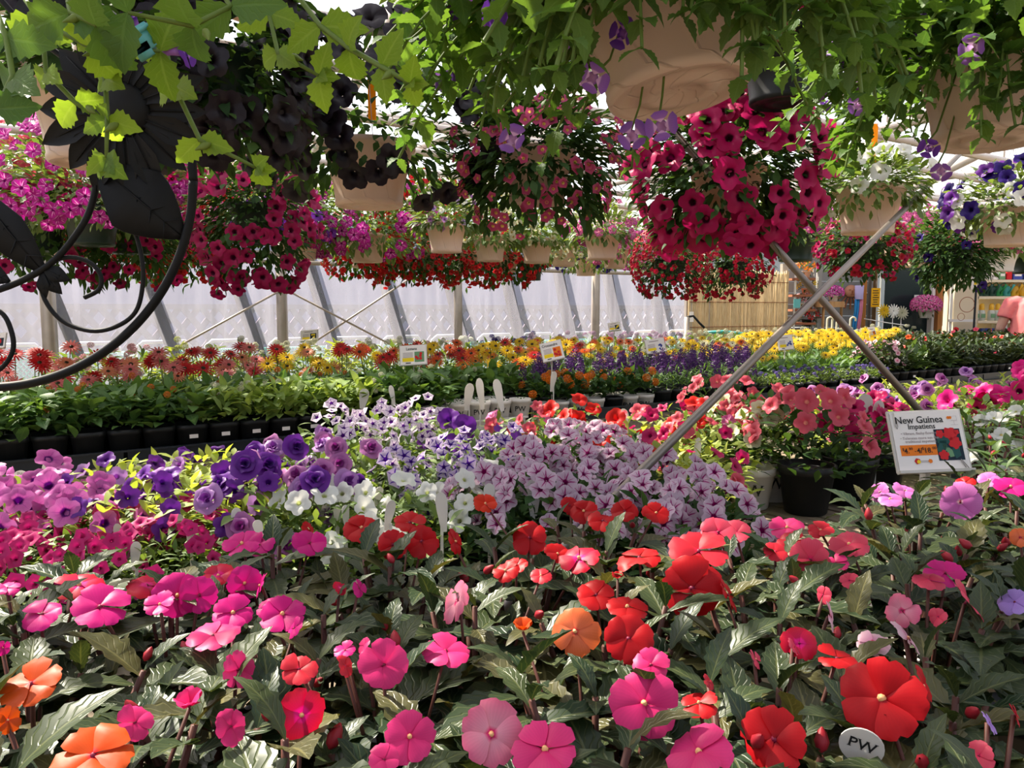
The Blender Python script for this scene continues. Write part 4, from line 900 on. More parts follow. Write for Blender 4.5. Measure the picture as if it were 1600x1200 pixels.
for ri, p in enumerate(FRONTP):
    t = t_of(-60, p)+.05*ri
    while t < t_of(1660, p):
        P = gh(t, p, BZ); px, py = proj(P+UP*.2); st = ri == 0 and 270 < px < 560
        if px < 300 or (px < 590 and ri > 1):
            cl('lantana_plant', P, ri, 'leafy green lantana in a black pot', 'lantanas on the wall bench', .105, .31, fl('f_lantana', t='lantball'), .032, random.choice((0, 0, 0, 1, 2)) if ri > 0 else random.choice((0, 0, 1)), 'leaf_lantana', 'lan', 60, .62, potr=.062, poth=.14, sticker=st)
        elif px < 590:
            cl('lantana_plant', P, ri, 'pale green lantana in a black pot', 'lantanas on the wall bench', .105, .31, fl('f_creamy', t='umbel'), .028, random.choice((0, 1, 2)), 'leaf_lantana_pale', 'lan', 60, .58, potr=.062, poth=.14, sticker=st)
        elif px < 692 or (px < 800 and ri > 1):
            w = ri == 0 and 640 < px < 680
            cl('lantana_plant', P, ri, 'dark green white-flowered lantana', 'lantanas on the wall bench', .11, .31, fl('f_creamy', t='umbel'), .030, random.choice((0, 1, 2)), 'leaf_lantana', 'lan', 60, .62, pot='white_plastic' if w else 'dark_pot', potr=.062, poth=.13, text='PW' if w else None)
        elif px < 815:
            if ri == 0 or (ri == 1 and random.random() < .8): cl('young_plant', P+UP*.035, ri, 'young plant in a printed white pot', 'white pots in the white tray', .04, .13+U(0, .03), [], .02, 0, 'leaf_dark', 'lan', 12, .5, pot='white_plastic', potr=.058, poth=.105, text='PW')
        elif px < 1010 and ri < 2:
            w = random.random() < .55
            cl('crossandra_plant', P, ri, 'orange-flowered crossandra', 'crossandras on the wall bench', .075, .26, fl('f_orange', t='umbel'), .05, random.choice((1, 1, 2, 3)), 'leaf_dark', 'lan', 44, .6, pot='white_plastic' if w else 'dark_pot', potr=.058, poth=.11, text='PW' if w else None)
        elif px < 1180:
            o = cl('angelonia_plant', P, ri, 'purple-spiked angelonia in a black pot', 'angelonias on the wall bench', .085, .28, [], .05, 0, 'leaf_lantana', 'strap', 80, .45, potr=.06, poth=.13)
            for _ in range(2 if ri else 1): link('flower_spike', tm('spike', 'f_purple'), o, Matrix.Translation((U(-.06, .06), U(-.06, .06), U(.18, .24))) @ Matrix.Scale(U(.11, .15), 4) @ Matrix.Diagonal((1.2, 1.2, 1, 1)))
        elif px < 1390 and ri < 2:
            cl('lobelia_plant', P, ri, 'low lavender-blue bedding plant in a small black pot', 'lavender-blue plants on the wall bench', .075, .19, fl('f_lav', t='umbel'), .03, 4, 'leaf_petunia', 'small', 60, .45, potr=.05, poth=.10)
        elif px < 1340:
            gerbera(P, ri, ['g_yellow'], random.choice((0, 1)), .30, .09, 'broad-leaved yellow daisy plant')
        else:
            pk = px < 1400
            cl('tall_impatiens', P, ri, 'pale pink impatiens in a black pot' if pk else 'tall dark impatiens in a black pot', 'impatiens on the wall bench', .10, .33, fl('p_palepink' if pk else random.choice(('p_rose', 'p_orange_red', 'p_red')), t='petunia2'), .045 if pk else .055, 7 if pk else random.choice((0, 0, 1)), 'leaf_impatiens' if random.random() < .7 else 'leaf_white_impatiens', 'whi', 70, .62, potr=.06, poth=.13, sticker=ri == 0 and random.random() < .4)
        t += .128
for ri, p in enumerate(MIDP):
    t = t_of(-60, p)+.07*ri
    while t < t_of(1610, p):
        P = gh(t+U(-.02, .02), p, BZ); px, py = proj(P+UP*.3)
        if px < 400: gerbera(P, 4+ri, ['g_red', 'g_red', 'g_pink', 'g_pink', 'g_salmon'], random.choice((1, 2, 2, 3)), desc='red and pink gerbera')
        elif px < 560: gerbera(P, 4+ri, ['g_red', 'g_salmon', 'g_yellow', 'g_yellow'], random.choice((1, 2, 3)), desc='mixed warm-coloured gerbera')
        elif px < 720: gerbera(P, 4+ri, ['g_red', 'g_red', 'g_yellow', 'g_orange'], random.choice((1, 2, 3)), desc='red and yellow gerbera')
        elif px < 900: gerbera(P, 4+ri, ['g_yellow', 'g_yellow', 'g_orange', 'g_bicolor', 'g_red'], random.choice((2, 3, 3)), desc='yellow and orange gerbera')
        elif px < 1165: gerbera(P, 4+ri, ['g_yellow', 'g_yellow', 'g_yellow', 'f_creamy', 'g_orange'], random.choice((2, 3, 4)), .33, .07, desc='small yellow daisy')
        elif px < 1390: gerbera(P, 4+ri, ['g_yellow'], random.choice((2, 3, 4)), .35, .10, desc='bright yellow gerbera')
        else: cl('tall_impatiens', P, 4+ri, 'tall dark impatiens in a black pot', 'impatiens on the wall bench', .11, .37, fl(random.choice(('p_rose', 'p_orange', 'p_red')), t='petunia2'), .06, random.choice((0, 0, 1, 2)), 'leaf_impatiens', 'whi', 80, .6, potr=.06, poth=.13)
        t += .19
for ri, p in enumerate(BACKP):
    t = t_of(-60, p)+.1*ri
    while t < t_of(1420, p):
        P = gh(t+U(-.02, .02), p, BZ); px, py = proj(P+UP*.3)
        sel = 'g' if px < 110 else ('f_pinkmix', 'pink and white') if px < 270 else random.choice((('f_lime', 'lime'), ('f_creamy', 'cream'))) if px < 580 else random.choice((('f_pinkmix', 'pink and white'), ('f_creamy', 'cream'))) if px < 700 else ('f_white', 'white') if px < 760 else ('pet_indigo', 'dark purple') if px < 830 else ('f_lilacmix', 'lilac') if px < 1080 else ('f_creamy', 'cream')
        if sel == 'g': gerbera(P, 8+ri, ['g_pink', 'g_red'], 2, .36, desc='pink gerbera')
        else: cl('bedding_plant', P, 8+ri, f'{sel[1]} small-flowered bedding plant', 'small-flowered plants at the film wall', .12, .40, fl(sel[0], t='umbel'), .045, 8, 'leaf_lime' if sel[0] == 'f_lime' else 'leaf_petunia', 'small', 70, .4, potr=.06, poth=.12)
        t += .20
# trays under the front rows
def tray(t0, t1, p0, p1, mat, h, label, grp):
    c = gh((t0+t1)/2, (p0+p1)/2, BZ); o = thing('plant_tray', c, label, 'tray', grp, rz=math.pi/2-TH); w, d = t1-t0, p1-p0
    MB().box((0, 0, .003), (w, d, .004)).build('base', MATS[mat], o, smooth=False)
    for sx in (-1, 1): MB().box((sx*(w/2-.004), 0, h/2), (.006, d, h)).build('side', MATS[mat], o, smooth=False)
    for sy in (-1, 1):
        MB().box((0, sy*(d/2-.004), h/2), (w, .006, h)).build('side', MATS[mat], o, smooth=False)
        MB().box((0, sy*(d/2+.004), h-.004), (w+.02, .018, .008)).build('rim', MATS[mat], o, smooth=False)
t = t_of(-60, 3.38); i = 0
while t < t_of(1640, 3.38):
    px, _ = proj(gh(t+.25, 3.38, BZ)); 
    if not 640 < px < 830: tray(t, t+.50, 3.375, 3.64, 'tray_black', .062, f'black plastic tray holding pots, {ORD[i]} along the wall bench edge', 'black trays on the wall bench'); i += 1
    t += .515
ta = t_of(668, 3.38); tray(ta, t_of(818, 3.38), 3.36, 3.64, 'white_plastic', .055, 'white plastic tray holding printed white pots', None)

# ------------------------------------------------------------------ price signs
def sign(name, TL, TR, BR, BL, Y, lean, label, content, post=True, th=.006):
    a, b, c = at(*TL, Y+lean), at(*TR, Y+lean), at(*BL, Y); d = at(*BR, Y)
    X = ((b-a)+(d-c))/2; w = X.length; X.normalize(); Yv = ((a-c)+(b-d))/2; Yv -= X*Yv.dot(X); h = Yv.length; Yv.normalize(); Z = X.cross(Yv)
    O = (a+b+c+d)/4; base = Vector((O.x, O.y, BZ)); o = thing(name, base, label, 'sign', 'price signs')
    M = Matrix(((X.x, Yv.x, Z.x, O.x-base.x), (X.y, Yv.y, Z.y, O.y-base.y), (X.z, Yv.z, Z.z, O.z-base.z), (0, 0, 0, 1)))
    hold = MB().box((0, 0, -th/2-.001), (w*1.06, h*1.05, th)).build('sign_holder', MATS['clear_holder'], o, M, smooth=False)
    MB().box((0, -h*.525, .004), (w*1.06, .006, .016)).build('lip', MATS['clear_holder'], hold, smooth=False)
    card = MB().box((0, 0, .001), (w, h, .0015)).build('price_card', MATS['paper'], o, M, smooth=False)
    def rect(nm, x0, y0, x1, y1, mat, z=.0022): MB().add([(w*(x0-.5), h*(y0-.5), z), (w*(x1-.5), h*(y0-.5), z), (w*(x1-.5), h*(y1-.5), z), (w*(x0-.5), h*(y1-.5), z)], [(0, 1, 2, 3)]).build(nm, MATS[mat], card, smooth=False)
    def word(s, x, y, size, mat='print_black', sx=1.0, serif=True, z=.0028): link('lettering', text_mesh(s, mat, serif), card, Matrix.Translation((w*(x-.5), h*(y-.5), z)) @ Matrix.Diagonal((size*sx, size, size, 1)))
    def blob(nm, x, y, r, mat, n=8, z=.0026, k=.3):
        ph = U(0, 6); v = [(w*(x-.5)+r*(1+k*math.sin(5*q*2*math.pi/n*1.0+ph))*math.cos(2*math.pi*q/n), h*(y-.5)+r*(1+k*math.sin(5*q*2*math.pi/n+ph))*math.sin(2*math.pi*q/n), z) for q in range(n)]
        MB().add(v, [tuple(range(n))]).build(nm, MATS[mat], card, smooth=False)
    content(w, h, rect, word, blob, card)
    if post:
        s = .006 if Y > 2.5 else .0105
        MB().beam(Vector((0, .01, 0)), Vector((M.translation.x*0, M.translation.y+.01, M.translation.z-h*.3)), s*2, s).build('post', MATS['clear_holder'], o, smooth=False)
    return o, M, w, h
def ng(w, h, rect, word, blob, card):
    word('New Guinea', .40, .80, h*.165, sx=.95); word('Impatiens', .42, .70, h*.125, sx=.95)
    word('• Vibrant, flashy flowers', .36, .605, h*.062, 'grey_print'); word('• Tolerates more sun than', .37, .525, h*.062, 'grey_print'); word('traditional impatiens', .37, .467, h*.062, 'grey_print')
    rect('price_band', .06, .25, .60, .43, 'orange_print')
    for s, x, y, z in (('$', .095, .338, .064), ('4.', .142, .292, .118), ('99', .205, .345, .064), ('-', .262, .30, .09), ('4/', .325, .292, .118), ('$', .378, .345, .064), ('18.', .448, .292, .118), ('00', .540, .345, .064)): word(s, x, y, h*z, z=.0034)
    rect('photo_print', .58, .15, .95, .68, 'dark_print', .0024)
    for x, y, r, m in ((.66, .38, .030, 'teal_print'), (.70, .5, .030, 'teal_print'), (.85, .30, .028, 'teal_print'), (.76, .28, .02, 'green_print'), (.70, .37, .016, 'green_print')): blob('photo_print', x, y, r*h/.15*.5, m, 7, .0027, .4)
    for x, y, r in ((.66, .60, .014), (.80, .60, .022), (.85, .44, .021), (.66, .24, .017), (.90, .62, .009)): blob('photo_print', x, y, r*h/.15*.72, 'red_print', 15, .0031, .18)
    blob('logo', .27, .155, .0075*h/.15, 'red_print', 10, .0027, .1); blob('logo', .285, .145, .005*h/.15, 'yellow_print', 8, .0030, .1); blob('logo', .46, .150, .0055*h/.15, 'orange_print', 6, .0027, .3)
    rect('logo', .31, .152, .43, .162, 'grey_print'); rect('logo', .31, .132, .43, .140, 'grey_print')
    for s in (-1, 1): blob('butterfly', .835+s*.014, .88, .0042*h/.15, 'orange_print', 6, .0027, .4)
    for x0, y0, x1, y1 in ((.865, .825, .945, .828), (.865, .895, .945, .898), (.943, .825, .946, .898), (.845, .745, .955, .748), (.845, .812, .955, .815), (.898, .745, .901, .815)): rect('ruled_box', x0, y0, x1, y1, 'grey_print')
    MB().tube([(-w*.45, h*.49, .004), (-w*.45, h*.25, .004), (-w*.435, h*.21, .004), (-w*.42, h*.25, .004), (-w*.42, h*.38, .004)], .0009, 5).build('paper_clip', MATS['steel_wire'], card)
    MB().tube([(w*.47, -h*.49, .004), (w*.40, -h*.36, .004), (w*.38, -h*.34, .004), (w*.385, -h*.37, .004), (w*.43, -h*.48, .004)], .0009, 5).build('paper_clip', MATS['steel_wire'], card)
sign('price_sign', (1389, 645), (1494, 641), (1519, 732), (1406, 737), 1.62, .05, 'New Guinea Impatiens price sign on a metal post', ng)
def small(title, pic, pc2):
    def f(w, h, rect, word, blob, card):
        if title: word(title, .44, .76, h*.20, 'print_black', sx=.9)
        else: rect('title_print', .2, .80, .7, .86, 'grey_print')
        for k in range(4): rect('text_print', .1, .60-k*.07, .48, .63-k*.07, 'grey_print')
        rect('price_band', .08, .16, .52, .36, 'yellow_print'); rect('photo_print', .55, .12, .92, .66, pic)
        for k in range(5): blob('photo_print', U(.60, .87), U(.2, .58), h*.075, pc2, 9, .003, .2)
        rect('text_print', .2, .06, .4, .11, 'print_black')
    return f
for TL, TR, BR, BL, Y, ti, a_, b_, lb in (
    ((623, 541), (664, 539), (668, 568), (628, 571), 3.95, 'Lantana', 'green_print', 'red_print', 'Lantana price sign with green and red picture'),
    ((841, 538), (872, 532), (885, 557), (852, 566), 4.3, 'Crossandra', 'orange_print', 'red_print', 'Crossandra price sign with orange picture, tilted'),
    ((1006, 532), (1034, 528), (1043, 548), (1013, 553), 5.0, None, 'paper', 'blue_print', 'small price sign with blue flower picture above purple spikes'),
    ((469, 517), (495, 515), (498, 531), (472, 534), 5.0, None, 'dark_print', 'yellow_print', 'small price sign with dark picture before the carts'),
    ((949, 505), (967, 503), (970, 515), (953, 518), 6.1, None, 'dark_print', 'yellow_print', 'tiny price sign with dark picture near the film wall'),
    ((1215, 525), (1237, 523), (1240, 545), (1217, 547), 6.0, None, 'paper', 'blue_print', 'price sign with blue picture among yellow daisies'),
    ((1354, 512), (1364, 511), (1373, 529), (1362, 531), 6.9, None, 'dark_print', 'orange_print', 'narrow tilted price sign before the shop door'),
    ((-22, 522), (7, 520), (10, 543), (-19, 545), 4.0, None, 'dark_print', 'red_print', 'price sign cut off beside the metal ring')):
    sign('price_sign', TL, TR, BR, BL, Y, .03, lb, small(ti, a_, b_), th=.004)

# ------------------------------------------------------------------ plant tags
TG = {}
def tag_mesh(w, h, mat='white_plastic'):
    k = (round(w, 4), round(h, 4))
    if k not in TG:
        pts = [(-w*.5*(.55 if s < .5 else 1), 0) for s in ()]
        out = [(-w*.22, -h), (w*.22, -h), (w*.46, -h*.2), (w*.5, h*.1)]+[(w*.5*math.cos(q), h*.1+(h*.35)*math.sin(q)) for q in np.linspace(.25, math.pi-.25, 8)]+[(-w*.5, h*.1), (-w*.46, -h*.2)]
        n = len(out); v = [(x, -.0004, y) for x, y in out]+[(x, .0004, y) for x, y in out]
        f = [tuple(range(n)), tuple(range(2*n-1, n-1, -1))]+[(i, i+n, (i+1) % n+n, (i+1) % n) for i in range(n)]
        TG[k] = MB().add(v, f).mesh('tag', MATS[mat], False)
    return TG[k]
TAGS = '''218 745 22 60 1.9|203 765 26 60 1.85|216 792 34 70 1.8|254 738 26 60 2.2|277 722 24 40 2.4|33 748 26 40 2.0|20 765 24 40 1.9|74 735 10 36 2.2|185 832 10 44 1.45|212 860 16 44 1.35|280 815 10 36 1.5|298 838 10 36 1.42|370 808 13 46 1.45|403 822 12 30 1.4|508 796 13 60 1.6|540 800 11 34 1.5|527 802 11 40 1.52|610 796 13 46 1.45|592 770 11 30 1.7|690 788 20 60 1.5|738 760 16 50 1.8|764 768 18 40 1.6|834 766 24 56 1.6|790 755 20 44 1.75|865 680 15 44 2.6|690 660 22 40 2.8|974 655 18 50 2.7|962 665 34 40 2.65|932 668 30 40 2.6|1330 640 16 40 2.4|1352 632 22 50 2.5|1090 700 12 50 2.2|1044 665 14 30 2.6|1372 640 16 44 2.45|733 612 13 40 3.75|750 606 13 46 3.85|778 608 14 48 3.85|569 617 16 30 3.55|865 590 10 30 4.1|612 612 8 30 3.6'''
for i, e in enumerate(TAGS.split('|')):
    x, y, w, h, Y = map(float, e.split()); P = at(x, y, Y); s = Y/FPX; o = thing('plant_tag', Vector((P.x, P.y, P.z-h*s*.5)), f'white oval plant tag stuck among flowers, {ORD[i]} from the orchid petunias outward', 'plant tag', 'white plant tags')
    M = Matrix.Translation((0, 0, h*s*.5)) @ Matrix.Rotation(U(-.25, .25), 4, 'Y') @ Matrix.Rotation(U(-.5, .5) if w > 15 else U(.6, .9), 4, 'Z')
    link('tag', tag_mesh(w*s*(1 if w > 15 else 1.35), h*s*.75), o, M); dn = P.z-h*s*.55-BZ
    if dn > .02: MB().box((0, 0, -dn/2), (.006, .001, dn)).build('stake', MATS['white_plastic'], o, smooth=False)
    if w > 20 and Y < 2.3:
        link('lettering', text_mesh('PW', 'grey_print'), o, M @ Matrix.Translation((0, -.0008, h*s*.12)) @ Matrix.Rotation(math.pi/2, 4, 'X') @ Matrix.Scale(w*s*.3, 4))
        for k in range(4): MB().box((0, -.0006, -h*s*(.02+.06*k)), (w*s*.6, .0003, .0008)).build('text_line', MATS['grey_print'], o, M, smooth=False)
# round maker's tag in the nearest row
P = at(1346, 1166, .54); o = thing('plant_tag', P, 'round white tag lettered PW beneath the large red bloom', 'plant tag')
tw = (Vector((0, 0, CZ))-P).normalized(); M = frame(UP+tw*.25, tw, (0, 0, 0)) @ Matrix.Rotation(-.2, 4, 'Z')
MB().lathe([(.001, .0006), (.0155, .0006), (.0155, -.0006), (.001, -.0006)], 24, M).build('tag', MATS['white_plastic'], o, smooth=False)
MB().box((0, -.03, 0), (.012, .05, .001), M).build('stake', MATS['white_plastic'], o, smooth=False)
link('lettering', text_mesh('PW', 'print_black'), o, M @ Matrix.Translation((0, -.002, .0012)) @ Matrix.Scale(.0125, 4))

# ------------------------------------------------------------------ black metal garden stake
ZS = 1.05
def sp(x, y, dz=0): return at(x, y, ZS+dz)
gb = Vector((sp(-15, 600).x, ZS, 0)); gs_ = thing('metal_garden_stake', gb, 'black iron garden ornament with sunflower, leaves and scrolls inside a ring', 'garden ornament')
def stube(pts, r, dz=0, nm='scroll'):
    W_ = [sp(x, y, dz) for x, y in pts]; out = []
    n = len(W_)
    for i in range(n-1):
        p0, p1, p2, p3 = W_[max(i-1, 0)], W_[i], W_[i+1], W_[min(i+2, n-1)]
        for t_ in np.linspace(0, 1, 6)[:-1]: out.append(.5*((2*p1)+(p2-p0)*t_+(2*p0-5*p1+4*p2-p3)*t_*t_+(3*p1-p0-3*p2+p3)*t_**3)-gb)
    out.append(W_[-1]-gb); MB().tube(out, r, 8).build(nm, MATS['black_iron'], gs_)
ringp = [(-15+317*math.cos(a), 283-322*math.sin(a)) for a in np.linspace(0, 2*math.pi, 41)]
stube(ringp, .0062, .01, 'ring')
stube([(150, 225), (151, 262), (146, 310), (125, 358), (75, 415), (0, 452), (-70, 462)], .0046)
stube([(188, 318), (207, 352), (221, 400), (223, 445), (212, 487), (182, 510), (142, 517), (98, 502), (70, 468), (65, 432), (80, 410), (110, 402), (140, 410), (157, 430), (155, 452), (132, 465)], .0031, .004)
stube([(-40, 478), (0, 487), (17, 515), (20, 548), (0, 577), (-40, 596)], .0033, .002)
MB().bar(sp(-15, 604, .01)-gb, Vector((-.12, .01, 0)), .0062, 8).build('stake', MATS['black_iron'], gs_)
stube([(-30, -37), (60, 60), (190, 150)], .004, .012, 'stem')
def metal_leaf(base, tip, w, nm='metal_leaf', up=.5, bend=.012):
    a, b = sp(*base), sp(*tip); L = (b-a).length
    m = t_leaf(10, w/(L*FPX/ZS), .35, .3, 0, .5, .9, .05); V = m[0]
    me = scatter(nm, m, [Matrix.Identity(4)], MATS['black_iron']); o = link(nm, me, gs_, frame(b-a, Vector((0, -1, .15)), a-gb, L)); sm = o.modifiers.new('thickness', 'SOLIDIFY'); sm.thickness = .012
    rib = MB()
    for k in range(1, 6):
        s = k/6.5
        for sg in (-1, 1): rib.tube([(0, s, -.02*s), (sg*.16*math.sin(s*3), s+.10, .02-.04*s)], .006, 4)
    rib.tube([(0, 0, 0), (0, .5, 0), (0, .95, -.10)], .010, 5); rib.build('leaf_rib', MATS['black_iron'], o)
metal_leaf((152, 256), (286, 372), 108); metal_leaf((-45, 285), (66, 432), 62); metal_leaf((66, 418), (108, 438), 26); metal_leaf((66, 424), (95, 460), 24); metal_leaf((66, 424), (70, 466), 20); metal_leaf((-50, 410), (14, 440), 40); metal_leaf((20, 30), (120, 5), 90)
fc = sp(190, 172, -.01)-gb; flw = link('metal_flower', MB().lathe([(.001, .016), (.022, .015), (.036, .006), (.038, -.002), (.001, -.002)], 20).mesh('metal_flower', MATS['black_iron']), gs_, face(Vector((.08, -1, -.08)), fc, 1, 0))
pm = t_leaf(8, .42, .5, .25, 0, .5, .8, .2); pme = scatter('metal_petal', (pm[0]*.085, pm[1], pm[2]), [Matrix.Identity(4)], MATS['black_iron'])
rb = MB()
for x in (-.3, 0, .3): rb.tube([(x*.025, .012, .004), (x*.045, .04, .003+.004*abs(x)), (x*.02, .07, -.004)], .0011, 4)
rme = rb.mesh('petal_rib', MATS['black_iron'])
for k in range(16):
    M = Matrix.Rotation(k*2*math.pi/16, 4, 'Z') @ Matrix.Translation((0, .022, .003*(k % 2)))
    q = link('metal_petal', pme, flw, M @ Matrix.Diagonal((1, 1.0+.1*(k % 2), 1, 1))); q2 = link('petal_rib', rme, flw, M)

# ------------------------------------------------------------------ outside the film wall
plain('cart_white', (.85, .86, .84), .4, .4); plain('cart_green', (.16, .46, .38), .5, .3); plain('far_wall', (.52, .52, .60), .8, .2, c2=(.42, .42, .50), scale=2); plain('lath', (.36, .30, .36), .8, .2)
hb = MB(); hb.beam(gh(-6, 11.5, 1.35), gh(20, 11.5, 1.35), .1, 2.7)
struct('wall_outbuilding', hb.mesh('wall_outbuilding', MATS['far_wall'], False))
fen = thing('lattice_fence', gh(0, 9.6, 0), 'diamond lattice fence seen through the plastic film', 'fence'); fo = fen.location.copy()
for k in range(-14, 52):
    t = k*.21
    for s in (-1, 1): MB().beam(gh(t-s*.4, 9.6+s*.012, .35)-fo, gh(t+s*.4, 9.6+s*.012, 1.35)-fo, .02, .07).build('lath', MATS['lath'], fen, smooth=False)
for z in (.33, 1.37): MB().beam(gh(-3.5, 9.6, z)-fo, gh(11, 9.6, z)-fo, .06, .06).build('rail', MATS['lath'], fen, smooth=False)
for k in range(8): MB().beam(gh(-3.5+2.07*k, 9.6, 0)-fo, gh(-3.5+2.07*k, 9.6, 1.4)-fo, .08, .08).build('fence_post', MATS['lath'], fen, smooth=False)
cf = MB().tube([(-.24, .02, .86), (-.20, .0, 1.04), (-.16, -.02, 1.08), (.16, -.02, 1.08), (.20, 0, 1.04), (.24, .30, .62), (.24, .34, .2)], .016, 6).mesh('handle_frame', MATS['cart_white'])
cb = MB()
for k in range(-7, 8):
    for s in (-1, 1):
        x0, x1 = k*.04-s*.13, k*.04+s*.13
        z0, z1 = .62, .94
        if x0 < -.25: z0 += (-.25-x0)*.32/.26; x0 = -.25
        if x0 > .25: z0 += (x0-.25)*.32/.26; x0 = .25
        if x1 < -.25: z1 -= (-.25-x1)*.32/.26; x1 = -.25
        if x1 > .25: z1 -= (x1-.25)*.32/.26; x1 = .25
        if z1 > z0: cb.bar((x0, 0, z0), (x1, 0, z1), .005, 4); cb.bar((x0*.9, .62, z0+.04), (x1*.9, .62, z1+.04), .005, 4)
for k in range(12): 
    y = .05*k+.02; cb.bar((-.25, y, .60), (-.25, y, .96), .005, 4); cb.bar((.25, y, .60), (.25, y, .96), .005, 4); cb.bar((-.25, y, .60), (.25, y, .60), .005, 4)
for z in (.6, .97): cb.tube([(-.25, 0, z), (.25, 0, z), (.24, .64, z), (-.24, .64, z), (-.25, 0, z)], .010, 5)
cbm = cb.mesh('wire_basket', MATS['cart_green']); cl_ = MB()
for x in (-.22, .22): cl_.bar((x, 0, .6), (x, .05, .12), .012); cl_.bar((x, .62, .62), (x, .55, .12), .012); cl_.bar((x, .03, .14), (x, .58, .14), .012)
clm = cl_.mesh('undercarriage', MATS['cart_white']); wh = MB().lathe([(.001, -.012), (.05, -.012), (.06, 0), (.05, .012), (.001, .012)], 14).mesh('wheel', MATS['dark_pot'])
for i in range(18):
    t = .0+i*.53
    o = thing('shopping_cart', gh(t, 6.85, 0), f'green wire shopping cart outside the film, {ORD[i]} along the row', 'shopping cart', 'shopping carts outside the film wall', rz=math.pi/2-TH)
    link('handle_frame', cf, o); link('wire_basket', cbm, o); link('undercarriage', clm, o)
    for x in (-.22, .22):
        for y in (.05, .55): link('wheel', wh, o, Matrix.Translation((x, y, .06)) @ Matrix.Rotation(math.pi/2, 4, 'Y'))
leafmat('leaf_tree', (.08, .16, .03), (.16, .26, .05), None, 0, .4, 0, .5)
for i, (t, p, r) in enumerate(((-2, 15, 2.0), (3.0, 16, 2.4), (8.5, 15.5, 2.2), (14, 16, 2.5), (-7, 14, 2.2))):
    P = gh(t, p, 0); o = thing('shade_tree', P, f'green tree beyond the lattice fence, {ORD[i]} of those outside', 'tree', 'trees outside'); MB().tube([(0, 0, 0), (0, 0, 1.6), (.1, 0, 2.6)], [.16, .12, .07], 8).build('trunk', MATS['bench_wood'], o)
    ms = []
    for _ in range(1400):
        d = Vector((random.gauss(0, 1), random.gauss(0, 1), random.gauss(0, 1))).normalized()*r*U(.5, 1); d.z *= .75; ms.append(frame(d+Vector((U(-1, 1), U(-1, 1), U(-1, .5))), UP, d+UP*2.7, U(.2, .34)))
    f = link('foliage', scatter('foliage', TM['small'], ms, MATS['leaf_tree']), o); f['kind'] = 'stuff'
yb = thing('flowering_shrub', gh(-1.2, 7.0, 0), 'yellow flowering shrub glowing behind the film wall', 'shrub'); ms = []; fm = []
for _ in range(300):
    d = Vector((random.gauss(0, 1), random.gauss(0, 1), abs(random.gauss(0, 1)))).normalized(); q = Vector((d.x*.75, d.y*.45, d.z*1.0))*U(.5, 1); ms.append(frame(d, UP, q, .14)); fm.append(face(d, q*1.08, .05))
f = link('foliage', scatter('foliage', TM['small'], ms, MATS['leaf_lime']), yb); f['kind'] = 'stuff'; f = link('blossoms', scatter('blossoms', TM['gerb'], fm, MATS['g_yellow']), yb); f['kind'] = 'stuff'

# ------------------------------------------------------------------ bamboo screen and shop front
YS = 9.4
def rng2(x0, x1, y0, y1, Y): a, b = at(x0, y1, Y), at(x1, y0, Y); return a.x, b.x, a.z, b.z
def slab(nm, x0, x1, y0, y1, Y, dep, mat, parent=None, base=None, floor=False, M=None):
    a, b, c, d = rng2(x0, x1, y0, y1, Y)
    if floor: c = .0
    o = Vector(base) if base is not None else Vector((0, 0, 0))
    return MB().box(((a+b)/2-o.x, Y+dep/2-o.y, (c+d)/2-o.z), (b-a, dep, d-c)).build(nm, MATS[mat], parent, smooth=False)
plain('siding', (.26, .27, .27), .7, .3, c2=(.20, .21, .21), scale=4); plain('cream_wall', (.66, .56, .40), .7, .2); plain('shelf_beige', (.72, .62, .44), .6, .3); plain('dark_glass', (.010, .022, .024), .12, .5)
plain('rust', (.28, .10, .05), .7, .2); plain('white_paint', (.78, .75, .70), .5, .3); plain('grey_post', (.28, .28, .27), .6, .3); plain('terracotta', (.50, .24, .15), .8, .2)
bs = thing('bamboo_screen', at(1150, 482, 8.7)*1, 'split bamboo reed screen at the end of the film wall', 'screen'); bs.location.z = 0; bo = bs.location.copy()
m = MB(); A = at(1076, 482, 8.3); B = at(1230, 482, 9.1); topz = CZ+.42
n = 92
for i in range(n):
    q = A+(B-A)*(i/(n-1)); q.z = 0; q.y += U(-.006, .006); m.tube([q-bo, q+UP*(topz+U(-.03, .03))-bo], .0075*U(.8, 1.25), 5)
rd = m.build('reed', MATS['bamboo'], bs); rd['kind'] = 'stuff'
for z in (.25, .7, 1.15, 1.42, 1.65): MB().bar(Vector((A.x, A.y-.012, z))-bo, Vector((B.x, B.y-.012, z))-bo, .004, 4).build('binding_wire', MATS['rust'], bs)
for px in (1079, 1228): q = at(px, 482, 8.25 if px < 1100 else 9.05); MB().beam(Vector((q.x, q.y+.1, 0))-bo, Vector((q.x, q.y+.1, topz+.1))-bo, .07, .07).build('post', MATS['alu'], bs, smooth=False)
slab('notice_card', 1077, 1084, 487, 503, 8.1, .004, 'paper', bs, bo)
